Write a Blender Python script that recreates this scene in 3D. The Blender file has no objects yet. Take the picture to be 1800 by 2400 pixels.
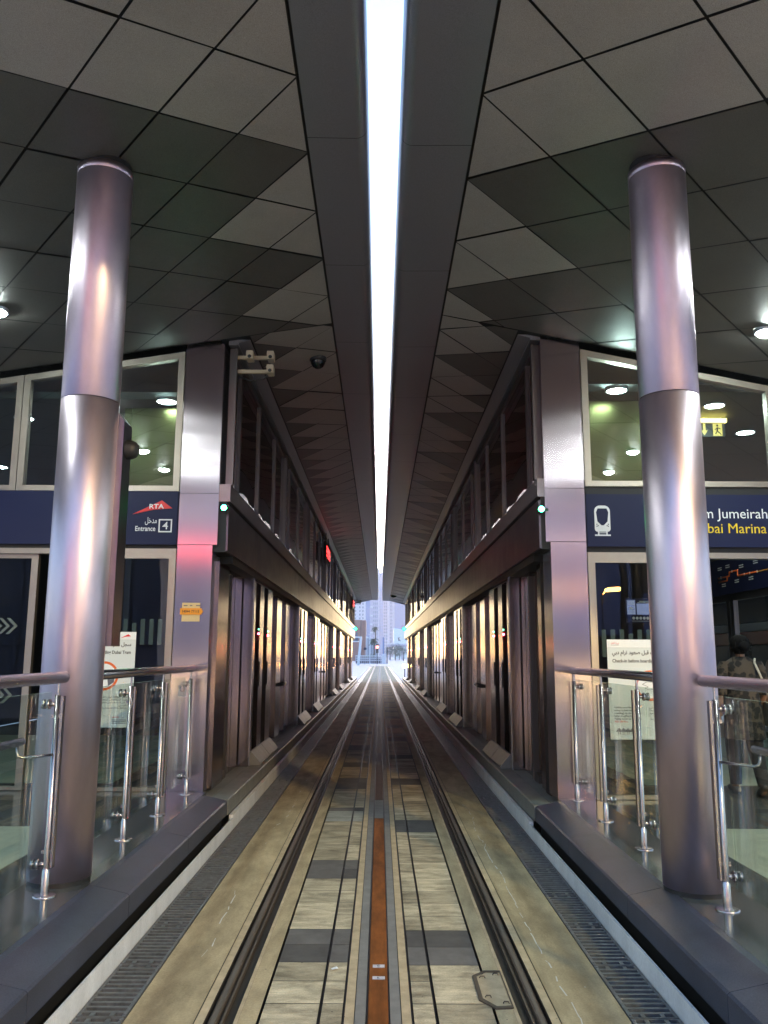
import bpy, bmesh, math, random
from mathutils import Vector, Matrix
random.seed(7)
D = bpy.data
SC = bpy.context.scene
COL = SC.collection
R = math.radians

# ------------------------------------------------------------------ helpers
class MB:
    """collects shapes; build() links them as ONE mesh object"""
    def __init__(s):
        s.v = []; s.f = []; s.mi = []; s.sm = []; s.tone = []
    def poly(s, pts, mi=0, smooth=False, tone=.5):
        n = len(s.v); s.v += [tuple(p) for p in pts]
        s.f.append(tuple(range(n, n+len(pts)))); s.mi.append(mi); s.sm.append(smooth); s.tone.append(tone)
    def box(s, a, b, mi=0, tone=.5):
        x0, x1 = sorted((a[0], b[0])); y0, y1 = sorted((a[1], b[1])); z0, z1 = sorted((a[2], b[2]))
        p = [(x0,y0,z0),(x1,y0,z0),(x1,y1,z0),(x0,y1,z0),(x0,y0,z1),(x1,y0,z1),(x1,y1,z1),(x0,y1,z1)]
        for q in ((0,3,2,1),(4,5,6,7),(0,1,5,4),(1,2,6,5),(2,3,7,6),(3,0,4,7)):
            s.poly([p[i] for i in q], mi, tone=tone)
    def prism(s, prof, axis, a, b, mi=0, tone=.5, smooth=False):
        """prof: 2D closed outline in the plane normal to axis ('x','y','z'), extruded a..b"""
        def P(u, v, t):
            return {'x': (t,u,v), 'y': (u,t,v), 'z': (u,v,t)}[axis]
        A = [P(u,v,a) for u,v in prof]; B = [P(u,v,b) for u,v in prof]; n = len(prof)
        ar = sum(prof[i][0]*prof[(i+1)%n][1]-prof[(i+1)%n][0]*prof[i][1] for i in range(n))
        flip = (ar > 0) == (axis == 'y')
        if (b < a): flip = not flip
        qs = [[A[i],A[(i+1)%n],B[(i+1)%n],B[i]] for i in range(n)]
        caps = [A[::-1], B]
        for q in qs: s.poly(q[::-1] if flip else q, mi, smooth, tone)
        for q in caps: s.poly(q[::-1] if flip else q, mi, False, tone)
    def tube(s, pts, r, n=10, mi=0, cap=True, smooth=True):
        pts = [Vector(p) for p in pts]; rs = r if isinstance(r, (list, tuple)) else [r]*len(pts)
        rings = []; prev = None
        for i, p in enumerate(pts):
            d = (pts[min(i+1,len(pts)-1)] - pts[max(i-1,0)]).normalized()
            up = Vector((0,0,1)) if abs(d.z) < .9 else Vector((1,0,0))
            if prev is not None: up = prev
            u = d.cross(up); u.normalize(); w = u.cross(d); prev = w
            rings.append([p + (u*math.cos(t)+w*math.sin(t))*rs[i] for t in [2*math.pi*k/n for k in range(n)]])
        for i in range(len(rings)-1):
            for k in range(n):
                s.poly([rings[i][k], rings[i][(k+1)%n], rings[i+1][(k+1)%n], rings[i+1][k]], mi, smooth)
        if cap:
            s.poly(rings[0][::-1], mi); s.poly(rings[-1], mi)
    def lathe(s, prof, c=(0,0,0), n=24, mi=0, axis='z', smooth=True):
        """prof: (r, t) list along axis"""
        def P(r, t, a):
            x, y = r*math.cos(a), r*math.sin(a)
            q = {'z': (x,y,t), 'y': (x,t,y), 'x': (t,x,y)}[axis]
            return (c[0]+q[0], c[1]+q[1], c[2]+q[2])
        for i in range(len(prof)-1):
            (r0,t0),(r1,t1) = prof[i], prof[i+1]
            for k in range(n):
                a0, a1 = 2*math.pi*k/n, 2*math.pi*(k+1)/n
                q = [P(r0,t0,a0), P(r0,t0,a1), P(r1,t1,a1), P(r1,t1,a0)]
                if r0 < 1e-6: q = [q[0], q[2], q[3]]
                elif r1 < 1e-6: q = [q[0], q[1], q[2]]
                s.poly(q, mi, smooth)
    def build(s, name, mats, parent=None, weld=True):
        me = D.meshes.new(name)
        bm = bmesh.new(); vs = [bm.verts.new(v) for v in s.v]
        lay = bm.faces.layers.float.new('tone')
        for f, mi, sm, tn in zip(s.f, s.mi, s.sm, s.tone):
            try: fc = bm.faces.new([vs[i] for i in f])
            except ValueError: continue
            fc.material_index = mi; fc.smooth = sm; fc[lay] = tn
        if weld: bmesh.ops.remove_doubles(bm, verts=bm.verts, dist=1e-5)
        bm.to_mesh(me); bm.free()
        for m in (mats if isinstance(mats, (list, tuple)) else [mats]): me.materials.append(m)
        o = D.objects.new(name, me); COL.objects.link(o)
        if parent is not None:
            o.parent = parent
            # the verts are given in world space: shift to the parent's frame
            me.transform(Matrix.Translation(-world_loc(parent)))
        return o

def world_loc(o):
    v = Vector((0,0,0))
    while o is not None:
        v = v + o.location; o = o.parent
    return v

def tag(o, label, cat=None, group=None, kind=None):
    o['label'] = label
    if cat: o['category'] = cat
    if group: o['group'] = group
    if kind: o['kind'] = kind
    return o
def thing(name, label, cat, loc=(0,0,0), group=None):
    o = D.objects.new(name, None); COL.objects.link(o); o.location = loc; o.empty_display_size = .2
    return tag(o, label, cat, group)
def structure(o):
    o['kind'] = 'structure'; return o
def copy_tree(o, parent=None):
    c = o.copy(); COL.objects.link(c)
    if parent is not None: c.parent = parent
    for ch in list(o.children): copy_tree(ch, c)
    return c

# ------------------------------------------------------------------ materials
def mat(name, col=(.5,.5,.5), rough=.5, metal=0., spec=.5, noise=None, bump=None, emit=None, aniso=0., tone=None, coat=0., grain=None, stain=None):
    """noise=(scale, amount[, xyz stretch]) colour mottling; bump=(scale, strength[, stretch]); tone=amount uses the per-face 'tone' attribute"""
    m = D.materials.new(name); m.use_nodes = True; nt = m.node_tree; N = nt.nodes; L = nt.links
    b = N['Principled BSDF']
    b.inputs['Base Color'].default_value = (*col, 1); b.inputs['Roughness'].default_value = rough
    b.inputs['Metallic'].default_value = metal; b.inputs['Specular IOR Level'].default_value = spec
    if coat: b.inputs['Coat Weight'].default_value = coat; b.inputs['Coat Roughness'].default_value = .1
    tc = N.new('ShaderNodeTexCoord')
    last = None
    def mapped(stretch):
        mp = N.new('ShaderNodeMapping'); mp.inputs['Scale'].default_value = stretch
        L.new(tc.outputs['Object'], mp.inputs['Vector']); return mp.outputs['Vector']
    if noise:
        st = noise[2] if len(noise) > 2 else (1,1,1)
        nz = N.new('ShaderNodeTexNoise'); nz.inputs['Scale'].default_value = noise[0]; nz.inputs['Detail'].default_value = 6; nz.inputs['Roughness'].default_value = .65
        L.new(mapped(st), nz.inputs['Vector'])
        mr = N.new('ShaderNodeMapRange'); mr.inputs['From Min'].default_value = .3; mr.inputs['From Max'].default_value = .7
        mr.inputs['To Min'].default_value = 1-noise[1]; mr.inputs['To Max'].default_value = 1+noise[1]
        L.new(nz.outputs['Fac'], mr.inputs['Value'])
        mx = N.new('ShaderNodeVectorMath'); mx.operation = 'SCALE'; mx.inputs[0].default_value = col
        L.new(mr.outputs['Result'], mx.inputs['Scale']); last = mx.outputs['Vector']
        if metal > .5:
            m2 = N.new('ShaderNodeMapRange'); m2.inputs['From Min'].default_value = .3; m2.inputs['From Max'].default_value = .7
            m2.inputs['To Min'].default_value = rough*.85; m2.inputs['To Max'].default_value = rough*1.2
            L.new(nz.outputs['Fac'], m2.inputs['Value']); L.new(m2.outputs['Result'], b.inputs['Roughness'])
    if stain:
        g = N.new('ShaderNodeTexNoise'); g.inputs['Scale'].default_value = stain[0]; g.inputs['Detail'].default_value = 8; g.inputs['Roughness'].default_value = .7; g.inputs['Distortion'].default_value = .4
        L.new(mapped(stain[2]), g.inputs['Vector'])
        mr = N.new('ShaderNodeMapRange'); mr.inputs['From Min'].default_value = .42; mr.inputs['From Max'].default_value = .66
        mr.inputs['To Min'].default_value = 1; mr.inputs['To Max'].default_value = 1-stain[1]
        L.new(g.outputs['Fac'], mr.inputs['Value'])
        mx = N.new('ShaderNodeVectorMath'); mx.operation = 'SCALE'
        if last: L.new(last, mx.inputs[0])
        else: mx.inputs[0].default_value = col
        L.new(mr.outputs['Result'], mx.inputs['Scale']); last = mx.outputs['Vector']
    if grain:
        g = N.new('ShaderNodeTexNoise'); g.inputs['Scale'].default_value = grain[0]; g.inputs['Detail'].default_value = 2
        L.new(tc.outputs['Object'], g.inputs['Vector'])
        mr = N.new('ShaderNodeMapRange'); mr.inputs['From Min'].default_value = .25; mr.inputs['From Max'].default_value = .75
        mr.inputs['To Min'].default_value = 1-grain[1]; mr.inputs['To Max'].default_value = 1+grain[1]
        L.new(g.outputs['Fac'], mr.inputs['Value'])
        mx = N.new('ShaderNodeVectorMath'); mx.operation = 'SCALE'
        if last: L.new(last, mx.inputs[0])
        else: mx.inputs[0].default_value = col
        L.new(mr.outputs['Result'], mx.inputs['Scale']); last = mx.outputs['Vector']
    if tone:
        at = N.new('ShaderNodeAttribute'); at.attribute_name = 'tone'
        mr = N.new('ShaderNodeMapRange'); mr.inputs['To Min'].default_value = 1-tone; mr.inputs['To Max'].default_value = 1+tone
        L.new(at.outputs['Fac'], mr.inputs['Value'])
        mx = N.new('ShaderNodeVectorMath'); mx.operation = 'SCALE'
        if last: L.new(last, mx.inputs[0])
        else: mx.inputs[0].default_value = col
        L.new(mr.outputs['Result'], mx.inputs['Scale']); last = mx.outputs['Vector']
    if last: L.new(last, b.inputs['Base Color'])
    if bump:
        st = bump[2] if len(bump) > 2 else (1,1,1)
        nz = N.new('ShaderNodeTexNoise'); nz.inputs['Scale'].default_value = bump[0]; nz.inputs['Detail'].default_value = 5
        L.new(mapped(st), nz.inputs['Vector'])
        bp = N.new('ShaderNodeBump'); bp.inputs['Strength'].default_value = bump[1]; bp.inputs['Distance'].default_value = .01
        L.new(nz.outputs['Fac'], bp.inputs['Height']); L.new(bp.outputs['Normal'], b.inputs['Normal'])
    if aniso:
        b.inputs['Anisotropic'].default_value = aniso
        tg = N.new('ShaderNodeTangent'); tg.direction_type = 'RADIAL'; tg.axis = 'Z'
        L.new(tg.outputs['Tangent'], b.inputs['Tangent'])
    if emit:
        b.inputs['Emission Color'].default_value = (*emit[0], 1); b.inputs['Emission Strength'].default_value = emit[1]
    return m

def glass(name, tint=(.85,.9,.88), rough=.0, refl=1., f0=.05):
    m = D.materials.new(name); m.use_nodes = True; nt = m.node_tree; N = nt.nodes; L = nt.links
    for n in list(N): N.remove(n)
    out = N.new('ShaderNodeOutputMaterial'); mx = N.new('ShaderNodeMixShader')
    tr = N.new('ShaderNodeBsdfTransparent'); tr.inputs['Color'].default_value = (*tint, 1)
    gl = N.new('ShaderNodeBsdfGlossy'); gl.inputs['Roughness'].default_value = rough; gl.inputs['Color'].default_value = (refl,refl,refl,1)
    lw = N.new('ShaderNodeLayerWeight'); lw.inputs['Blend'].default_value = .5
    pw = N.new('ShaderNodeMath'); pw.operation = 'POWER'; pw.inputs[1].default_value = 5
    L.new(lw.outputs['Facing'], pw.inputs[0])
    fr = N.new('ShaderNodeMapRange'); fr.inputs['To Min'].default_value = f0; L.new(pw.outputs['Value'], fr.inputs['Value'])
    # pane waviness
    tc = N.new('ShaderNodeTexCoord'); nz = N.new('ShaderNodeTexNoise'); nz.inputs['Scale'].default_value = 1.3; nz.inputs['Detail'].default_value = 1
    bp = N.new('ShaderNodeBump'); bp.inputs['Strength'].default_value = .12; bp.inputs['Distance'].default_value = .02
    L.new(tc.outputs['Object'], nz.inputs['Vector']); L.new(nz.outputs['Fac'], bp.inputs['Height']); L.new(bp.outputs['Normal'], gl.inputs['Normal'])
    L.new(fr.outputs['Result'], mx.inputs['Fac']); L.new(tr.outputs['BSDF'], mx.inputs[1]); L.new(gl.outputs['BSDF'], mx.inputs[2])
    L.new(mx.outputs['Shader'], out.inputs['Surface'])
    return m

M = {}
M['steel']     = mat('brushed_steel', (.44,.38,.415), .225, 1., aniso=.985)
M['steel_col'] = mat('column_steel', (.56,.468,.545), .37, 1., noise=(3,.10,(1,1,.35)), aniso=.4, bump=(2.2,.02,(1,1,.5)), stain=(1.6,.18,(1,1,.5)))
M['steel_wall']= mat('door_steel', (.30,.25,.24), .16, 1., tone=.35)
M['steel_pol'] = mat('polished_steel', (.50,.455,.465), .27, 1.)
M['lintel']    = mat('lintel_panel', (.165,.15,.185), .36, 1., noise=(3,.10), tone=.2)
M['sill']      = mat('sill_steel', (.30,.275,.285), .32, 1., noise=(4,.10))
M['frame']     = mat('bronze_anodised_frame', (.38,.34,.29), .42, .85, noise=(12,.06))
M['dark_frame']= mat('dark_mullion', (.20,.18,.18), .35, .9)
M['black']     = mat('black_gap', (.012,.012,.013), .6)
M['rubber']    = mat('black_rubber', (.02,.02,.022), .5)
M['glass']     = glass('window_glass', (.60,.68,.66), f0=.045)
M['glass_up']  = glass('upper_window_glass', (.55,.66,.64), f0=.20)
M['glass_dk']  = glass('tinted_window_glass', (.30,.34,.34), f0=.09)
M['glass_bal'] = glass('balustrade_glass', (.90,.96,.93), f0=.035)
M['glass_edge']= mat('glass_edge', (.55,.75,.62), .15, 0., spec=.8)
M['soffit_lit'] = mat('lit_soffit_panel', (.37,.345,.315), .45, .25, grain=(260,.30), noise=(.9,.10))  # facets turned to the street: the light they catch is put into the colour
M['soffit_shaded'] = mat('shaded_soffit_panel', (.105,.100,.090), .45, .25, grain=(260,.30), noise=(.9,.12))  # same panel for facets turned away, their shade put into the colour
M['fascia']    = mat('edge_fascia', (.24,.235,.26), .38, .5, grain=(240,.22))
M['concrete']  = mat('track_concrete', (.47,.375,.235), .9, spec=.1, noise=(5,.22,(1,.5,1)), bump=(30,.35), grain=(90,.12), stain=(2.2,.35,(2,.35,1)))
M['conc_strip']= mat('smooth_concrete_strip', (.48,.38,.25), .9, spec=.1, noise=(9,.2), bump=(30,.3))
M['paver']     = mat('board_marked_paver', (.50,.425,.30), .9, spec=.1, noise=(5,.30,(.9,3,1)), bump=(14,.6,(.8,3,1)), tone=.26, stain=(4.5,.5,(.8,1.6,1)), grain=(120,.14))
M['paver_dk']  = mat('dark_paver', (.13,.12,.115), .9, spec=.15, noise=(6,.18), bump=(20,.3), tone=.25)
M['paver_gr']  = mat('grey_mortar_slab', (.32,.33,.30), .9, spec=.15, noise=(6,.18), bump=(20,.3))
M['groove']    = mat('rail_groove', (.035,.028,.022), .6, noise=(6,.3))
M['rail']      = mat('rail_steel', (.13,.10,.075), .6, .5, noise=(14,.25,(1,.1,1)))
M['rail_hi']   = mat('worn_rail_head', (.15,.125,.105), .6, .4, noise=(14,.12,(1,.1,1)))
M['rust']      = mat('rusty_power_rail', (.235,.075,.016), .75, 0., spec=.15, noise=(6,.35,(2,.5,1)), stain=(3,.45,(2,.3,1)))
M['rust_dk']   = mat('dark_power_rail', (.085,.05,.035), .75, 0., spec=.15, noise=(5,.3,(1,.2,1)))
M['strip_gr']  = mat('grey_insulator_strip', (.22,.21,.20), .8, spec=.12, noise=(8,.15))
M['cast']      = mat('cast_iron_grate', (.16,.165,.175), .5, .4, noise=(18,.35), bump=(60,.2))
M['white_wall']= mat('painted_kerb_wall', (.80,.80,.82), .55, noise=(4,.12,(1,1,.3)), grain=(60,.06))
M['granite']   = mat('honed_granite', (.050,.056,.085), .36, 0., spec=.35, noise=(3,.2), grain=(150,.35))
M['granite_fc']= mat('granite_kerb_face', (.040,.036,.032), .4, noise=(6,.3), grain=(120,.3))
M['floor_dk']  = mat('polished_dark_floor', (.075,.078,.080), .14, spec=.6, noise=(2,.2), grain=(110,.25))
M['floor_lt']  = mat('light_floor_stone', (.36,.37,.30), .35, noise=(3,.18), grain=(80,.12))
M['ledge']     = mat('platform_edge_stone', (.20,.20,.19), .5, noise=(5,.2), grain=(110,.2))
M['navy']      = mat('navy_sign_panel', (.010,.014,.055), .5, spec=.25)
M['white']     = mat('white_lettering', (.85,.85,.85), .4)
M['yellow']    = mat('yellow_lettering', (.85,.58,.02), .4)
M['red']       = mat('red_logo', (.78,.03,.03), .4)
M['orange']    = mat('orange_ring', (.75,.13,.02), .45)
M['blackprint']= mat('black_print', (.015,.015,.02), .5)
M['grey_print']= mat('grey_print', (.12,.12,.14), .5)
M['poster']    = mat('poster_paper', (.70,.74,.74), .5)
M['poster_hd'] = mat('poster_header', (.85,.86,.87), .5)
M['plaque']    = mat('cream_plaque', (.62,.48,.25), .4)
M['plaque_or'] = mat('orange_plaque', (.75,.30,.02), .4)
M['decal']     = mat('frosted_decal', (.10,.125,.125), .6)
M['beige']     = mat('beige_plastic', (.52,.42,.30), .5)
M['int_wall']  = mat('interior_wall', (.05,.055,.06), .5)
M['int_ceil']  = mat('interior_ceiling', (.075,.085,.085), .55, noise=(1,.1))
M['int_pylon'] = mat('interior_olive_steel', (.05,.049,.018), .3, .9)
M['lamp_w']    = mat('cool_white_diffuser', (.8,.8,.8), .5, emit=((.82,1.,.95), 40))
M['lamp_c']    = mat('canopy_lamp_diffuser', (.8,.8,.8), .5, emit=((.86,1.,.95), 75))
M['lamp_green']= mat('green_lamp', (.0,.3,.1), .4, emit=((.02,1.,.30), 25))
M['lamp_green_far'] = mat('far_green_lamp', (.0,.3,.1), .4, emit=((.02,1.,.30), 3.5))
M['lamp_red']  = mat('red_lamp', (.3,0,0), .4, emit=((1.,.04,.05), 60))
M['headlamp'] = mat('headlight_glow', (.8,.6,.3), .4, emit=((1.,.66,.26), 90))
M['lamp_warm'] = mat('warm_lamp', (.8,.6,.3), .4, emit=((1.,.47,.09), 30))
M['led_g']     = mat('green_led', (.0,.3,.1), .4, emit=((.1,1.,.5), 2.5))
M['led_r']     = mat('red_led', (.3,0,0), .4, emit=((1.,.03,.06), 40))
M['sign_y']    = mat('lit_exit_sign', (.7,.5,.1), .4, emit=((1.,.72,.16), 2.2))
M['sign_dim']  = mat('exit_sign_face', (.45,.38,.14), .4, emit=((1.,.75,.2), .25))
M['galv']      = mat('galvanised_steel', (.45,.46,.50), .4, .8)
M['lime']      = mat('lime_deposit', (.62,.60,.54), .9)
M['asphalt']   = mat('street_paving', (.56,.48,.52), .8, noise=(.4,.12), grain=(3,.06))
M['road']      = mat('asphalt_road', (.06,.06,.065), .8, noise=(1,.15))

# ------------------------------------------------------------------ text
# Arabic letters are joined by hand (presentation forms, visual order)
AR = {'ا':('\uFE8D','\uFE8E',None,None),'أ':('\uFE83','\uFE84',None,None),'ب':('\uFE8F','\uFE90','\uFE91','\uFE92'),'ت':('\uFE95','\uFE96','\uFE97','\uFE98'),
 'ة':('\uFE93','\uFE94',None,None),'ج':('\uFE9D','\uFE9E','\uFE9F','\uFEA0'),'خ':('\uFEA5','\uFEA6','\uFEA7','\uFEA8'),'د':('\uFEA9','\uFEAA',None,None),
 'ر':('\uFEAD','\uFEAE',None,None),'س':('\uFEB1','\uFEB2','\uFEB3','\uFEB4'),'ص':('\uFEB9','\uFEBA','\uFEBB','\uFEBC'),'ع':('\uFEC9','\uFECA','\uFECB','\uFECC'),
 'ف':('\uFED1','\uFED2','\uFED3','\uFED4'),'ق':('\uFED5','\uFED6','\uFED7','\uFED8'),'ك':('\uFED9','\uFEDA','\uFEDB','\uFEDC'),'ل':('\uFEDD','\uFEDE','\uFEDF','\uFEE0'),
 'م':('\uFEE1','\uFEE2','\uFEE3','\uFEE4'),'ن':('\uFEE5','\uFEE6','\uFEE7','\uFEE8'),'و':('\uFEED','\uFEEE',None,None),'ي':('\uFEF1','\uFEF2','\uFEF3','\uFEF4'),
 'ى':('\uFEEF','\uFEF0',None,None),'ه':('\uFEE9','\uFEEA','\uFEEB','\uFEEC'),'ح':('\uFEA1','\uFEA2','\uFEA3','\uFEA4'),'ط':('\uFEC1','\uFEC2','\uFEC3','\uFEC4'),'ز':('\uFEAF','\uFEB0',None,None)}
def arabic(t):
    out = []
    for i, ch in enumerate(t):
        if ch not in AR: out.append(ch); continue
        prev = i > 0 and t[i-1] in AR and AR[t[i-1]][2] is not None
        nxt = i < len(t)-1 and t[i+1] in AR and AR[ch][2] is not None
        f = AR[ch]
        out.append(f[3] if prev and nxt else f[1] if prev else f[2] if nxt else f[0])
    return ''.join(out)[::-1]

def text_mesh(txt, size, bold=0., width=None, align='LEFT'):
    c = D.curves.new('lettering', 'FONT'); c.body = txt; c.size = size; c.align_x = align; c.offset = bold; c.resolution_u = 3
    o = D.objects.new('lettering', c); COL.objects.link(o)
    dg = bpy.context.evaluated_depsgraph_get()
    me = D.meshes.new_from_object(o.evaluated_get(dg)); D.objects.remove(o); D.curves.remove(c)
    if width and len(me.vertices):
        xs = [v.co.x for v in me.vertices]; w = max(xs)-min(xs)
        if w > 0: me.transform(Matrix.Scale(width/w, 4, (1,0,0)))
    return me
def text(txt, x, y, z, size, m, parent, bold=0., width=None, align='LEFT', name='lettering', rz=0., tilt=90):
    """upright lettering facing -Y at world (x,y,z)"""
    me = text_mesh(txt, size, bold, width, align); me.materials.clear(); me.materials.append(m)
    me.transform(Matrix.Translation(Vector((x,y,z)) - world_loc(parent)) @ Matrix.Rotation(rz, 4, 'Z') @ Matrix.Rotation(R(tilt), 4, 'X'))
    o = D.objects.new(name, me); COL.objects.link(o); o.parent = parent
    return o

# ------------------------------------------------------------------ camera
cd = D.cameras.new('camera'); cam = D.objects.new('camera', cd); COL.objects.link(cam)
f, cx, cy, vx, vy = 1950., 900., 1200., 890., 1536.
dv = Vector(((vx-cx)/f, -(vy-cy)/f, 1)).normalized()
H = f*f/(vy-cy) - cy
zv = Vector((50/f, (cy+H)/f, 1)); zv -= dv*zv.dot(dv); zv.normalize()
xv = dv.cross(zv)
if xv.x < 0: xv = -xv
Rt = Vector((xv.x, dv.x, zv.x)); Up = Vector((xv.y, dv.y, zv.y)); Fw = Vector((xv.z, dv.z, zv.z))
mw = Matrix((Rt, Up, -Fw)).transposed().to_4x4(); mw.translation = (0,0,1.606)
cam.matrix_world = mw
cd.sensor_fit = 'VERTICAL'; cd.sensor_height = 24; cd.lens = f/2400*24; cd.clip_end = 6000; cd.clip_start = .05
SC.camera = cam

# ------------------------------------------------------------------ setting: ground, track, platforms
YN, YF = -1.0, 52.5           # near / far end of the covered track
g = MB(); g.poly([(-1400,-1400,-.06),(1400,-1400,-.06),(1400,1400,-.06),(-1400,1400,-.06)])
structure(g.build('ground', M['asphalt']))

# paving between and beside the rails, strips of (x0, x1, material)
tp = MB()
mats = ['concrete','conc_strip','groove','paver','paver_dk','paver_gr','strip_gr','black','lime']
MI = {n:i for i,n in enumerate(mats)}
def strip(x0, x1, m, z=0., y0=YN, y1=130, tone=.5): tp.poly([(x0,y0,z),(x1,y0,z),(x1,y1,z),(x0,y1,z)], MI[m], tone=tone)
strip(-1.45, 1.45, 'black', -.05, YN, 130)
for sg in (-1, 1):
    def st(u0, u1, m, z=0., y0=YN, y1=130): 
        x0, x1 = sorted((sg*u0, sg*u1)); strip(x0, x1, m, z, y0, y1)
    y = YN
    st(.818, 1.128, 'concrete'); st(.772, .812, 'conc_strip', .002)
    st(.622, .64, 'conc_strip', .002); st(.540, .622, 'concrete')
    st(.64, .772, 'groove', -.03)
    # sides of the rail slot
    for u in (.64, .772): tp.poly([(sg*u,YN,-.03),(sg*u,130,-.03),(sg*u,130,.002),(sg*u,YN,.002)], MI['groove'])
    st(.108, .151, 'conc_strip', .001); st(.056, .104, 'strip_gr', .0)
rnd = random.Random(3)
for sg in (-1, 1):
    darks = [(4.76,5.30),(6.44,6.99),(8.75,9.31),(10.56,11.48)] if sg < 0 else [(4.72,5.28),(8.06,8.63),(10.91,11.46),(13.6,14.1)]
    yq = darks[-1][1]
    while yq < 128:
        q = yq + rnd.choice((1.1,1.65,2.2)); darks.append((q, q+rnd.choice((.55,.8)))); yq = darks[-1][1]
    pale = [(8.56,9.1),(19.5,19.9),(26,26.5)] if sg < 0 else [(17.3,17.8)]
    def kind(y):
        for p in pale:
            if p[0] <= y < p[1]: return 'paver_gr'
        for p in darks:
            if p[0] <= y < p[1]: return 'paver_dk'
        return 'paver'
    y = YN
    row = .275
    edges = sorted(set([round(YN + row*i, 3) for i in range(int(131/row))]))
    for (u0, u1) in ((.273,.527), (.163,.258)):
        yc = YN
        cuts = [YN]
        ev = sorted([p for d in darks+pale for p in d])
        while cuts[-1] < 128:
            n = cuts[-1] + row*(1 if u1 < .3 else rnd.choice((1,1,2)))
            for e in ev:
                if cuts[-1]+.02 < e < n+.06: n = e; break
            cuts.append(n)
        for y0, y1 in zip(cuts, cuts[1:]):
            kd = kind((y0+y1)/2); x0, x1 = sorted((sg*u0, sg*u1))
            j = .0035
            tp.poly([(x0,y0+j,.0),(x1,y0+j,.0),(x1,y1-j,.0),(x0,y1-j,.0)], MI[kd], tone=rnd.random())
rc = random.Random(11)
for x0, ya, yb, dens in ((.93,3.6,9.5,.75),(-.955,3.8,12,.22)):
    y = ya; x = x0
    while y < yb:
        n = rc.uniform(.03,.12); nx_ = min(max(x+rc.gauss(0,.010), x0-.035), x0+.035); w_ = rc.uniform(.002,.008)
        if rc.random() < dens: tp.poly([(x-w_*.4,y,.0015),(x+w_*.6,y,.0015),(nx_+w_*.5,y+n,.0015),(nx_-w_*.5,y+n,.0015)], MI['lime'])
        x = nx_; y += n
for _ in range(150):        # chips and grit
    sx = rc.choice((-1,1)); x = sx*rc.uniform(.11,1.1); y = rc.uniform(3.9,11); w_ = rc.uniform(.002,.006)
    if .62 < abs(x) < .8: continue
    tp.poly([(x-w_,y,.003),(x,y-w_*.8,.003),(x+w_,y+w_*.3,.003),(x,y+w_,.003)], MI[rc.choice(('lime','groove','groove'))])
structure(tp.build('track_paving', [M[n] for n in mats]))

def rail(sg, lab):
    t = thing('tram_rail', lab, 'rail', (sg*.72, YN, 0))
    b = MB()
    b.prism([(sg*.690,-.028),(sg*.752,-.028),(sg*.752,.000),(sg*.748,.003),(sg*.722,.003),(sg*.717,.000),(sg*.717,-.022),(sg*.700,-.022),(sg*.700,-.004),(sg*.690,-.004)], 'y', YN, 130)
    b.build('rail_body', M['rail'], t)
    b = MB(); b.box((sg*.7235,YN,.0031),(sg*.744,130,.0048)); b.build('rail_head', M['rail_hi'], t)
rail(-1, 'left grooved steel tram rail sunk in the concrete track')
rail(1, 'right grooved steel tram rail sunk in the concrete track, passing the inspection cover')

segs = [(YN,8.69,'rust','rusty orange brown power rail nearest the camera, with two bolt plates'),(8.70,9.75,'strip_gr','pale grey joint piece of the centre rail next to the rusty stretch'),
        (9.76,13.2,'rust_dk','dark brown centre rail stretch just beyond the first pale joint piece'),(13.21,14.3,'strip_gr','second pale grey joint piece of the centre rail'),
        (14.31,20.2,'rust_dk','dark brown centre rail stretch between the second and third pale pieces'),(20.21,22.4,'strip_gr','third pale grey joint piece of the centre rail, halfway down the tunnel'),
        (22.41,34,'rust_dk','long dark brown centre rail stretch deep in the tunnel'),(34.01,130,'strip_gr','pale grey centre rail running out of the tunnel into the street')]
for i, (y0, y1, m, lab) in enumerate(segs):
    t = thing('power_rail', lab, 'power rail', (0, y0, 0), 'centre power rail pieces')
    b = MB(); b.prism([(-.046,-.04),(.048,-.04),(.048,.001),(.044,.006),(-.042,.006),(-.046,.001)], 'y', y0, y1); b.build('rail_top', M[m], t)
    if i == 0:
        for yb in (4.50, 4.66):
            q = MB(); q.box((-.028,yb,.0062),(.034,yb+.042,.0085)); q.lathe([(.008,.0085),(.008,.013),(0,.013)], (.003,yb+.021,0), 8); q.build('bolt_plate', M['galv'], t)

# inspection cover beside the right rail
t = thing('inspection_cover', 'grey steel inspection cover with angled rim beside right rail', 'manhole cover', (.57,4.4,0))
out = [(.478,4.56),(.545,4.63),(.628,4.63),(.628,4.17),(.545,4.16),(.478,4.26)]
inn = [(.498,4.545),(.552,4.605),(.622,4.605),(.622,4.195),(.553,4.185),(.498,4.275)]
b = MB()
for i in range(6):
    j = (i+1) % 6
    b.poly([(*out[i],.007),(*out[j],.007),(*inn[j],.007),(*inn[i],.007)]); b.poly([(*out[i],0),(*out[j],0),(*out[j],.007),(*out[i],.007)])
b.build('rim', M['rail'], t)
b = MB(); b.poly([(*p,.0045) for p in inn]); b.build('lid', M['conc_strip'], t)
for hx, hy in ((.525,4.53),(.597,4.57),(.525,4.29),(.60,4.22)):
    b = MB(); b.tube([(hx-.014,hy,.005),(hx-.01,hy,.014),(hx+.01,hy,.014),(hx+.014,hy,.005)], .0028, 6); b.build('lifting_lug', M['rail'], t)
# small litter
b = MB(); b.poly([(-.245,4.66,.004),(-.215,4.665,.012),(-.205,4.65,.006),(-.22,4.635,.010),(-.238,4.64,.004)]); tag(b.build('paper_scrap', M['white']), 'tiny white scrap of paper lying on the left pavers', 'litter')

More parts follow.
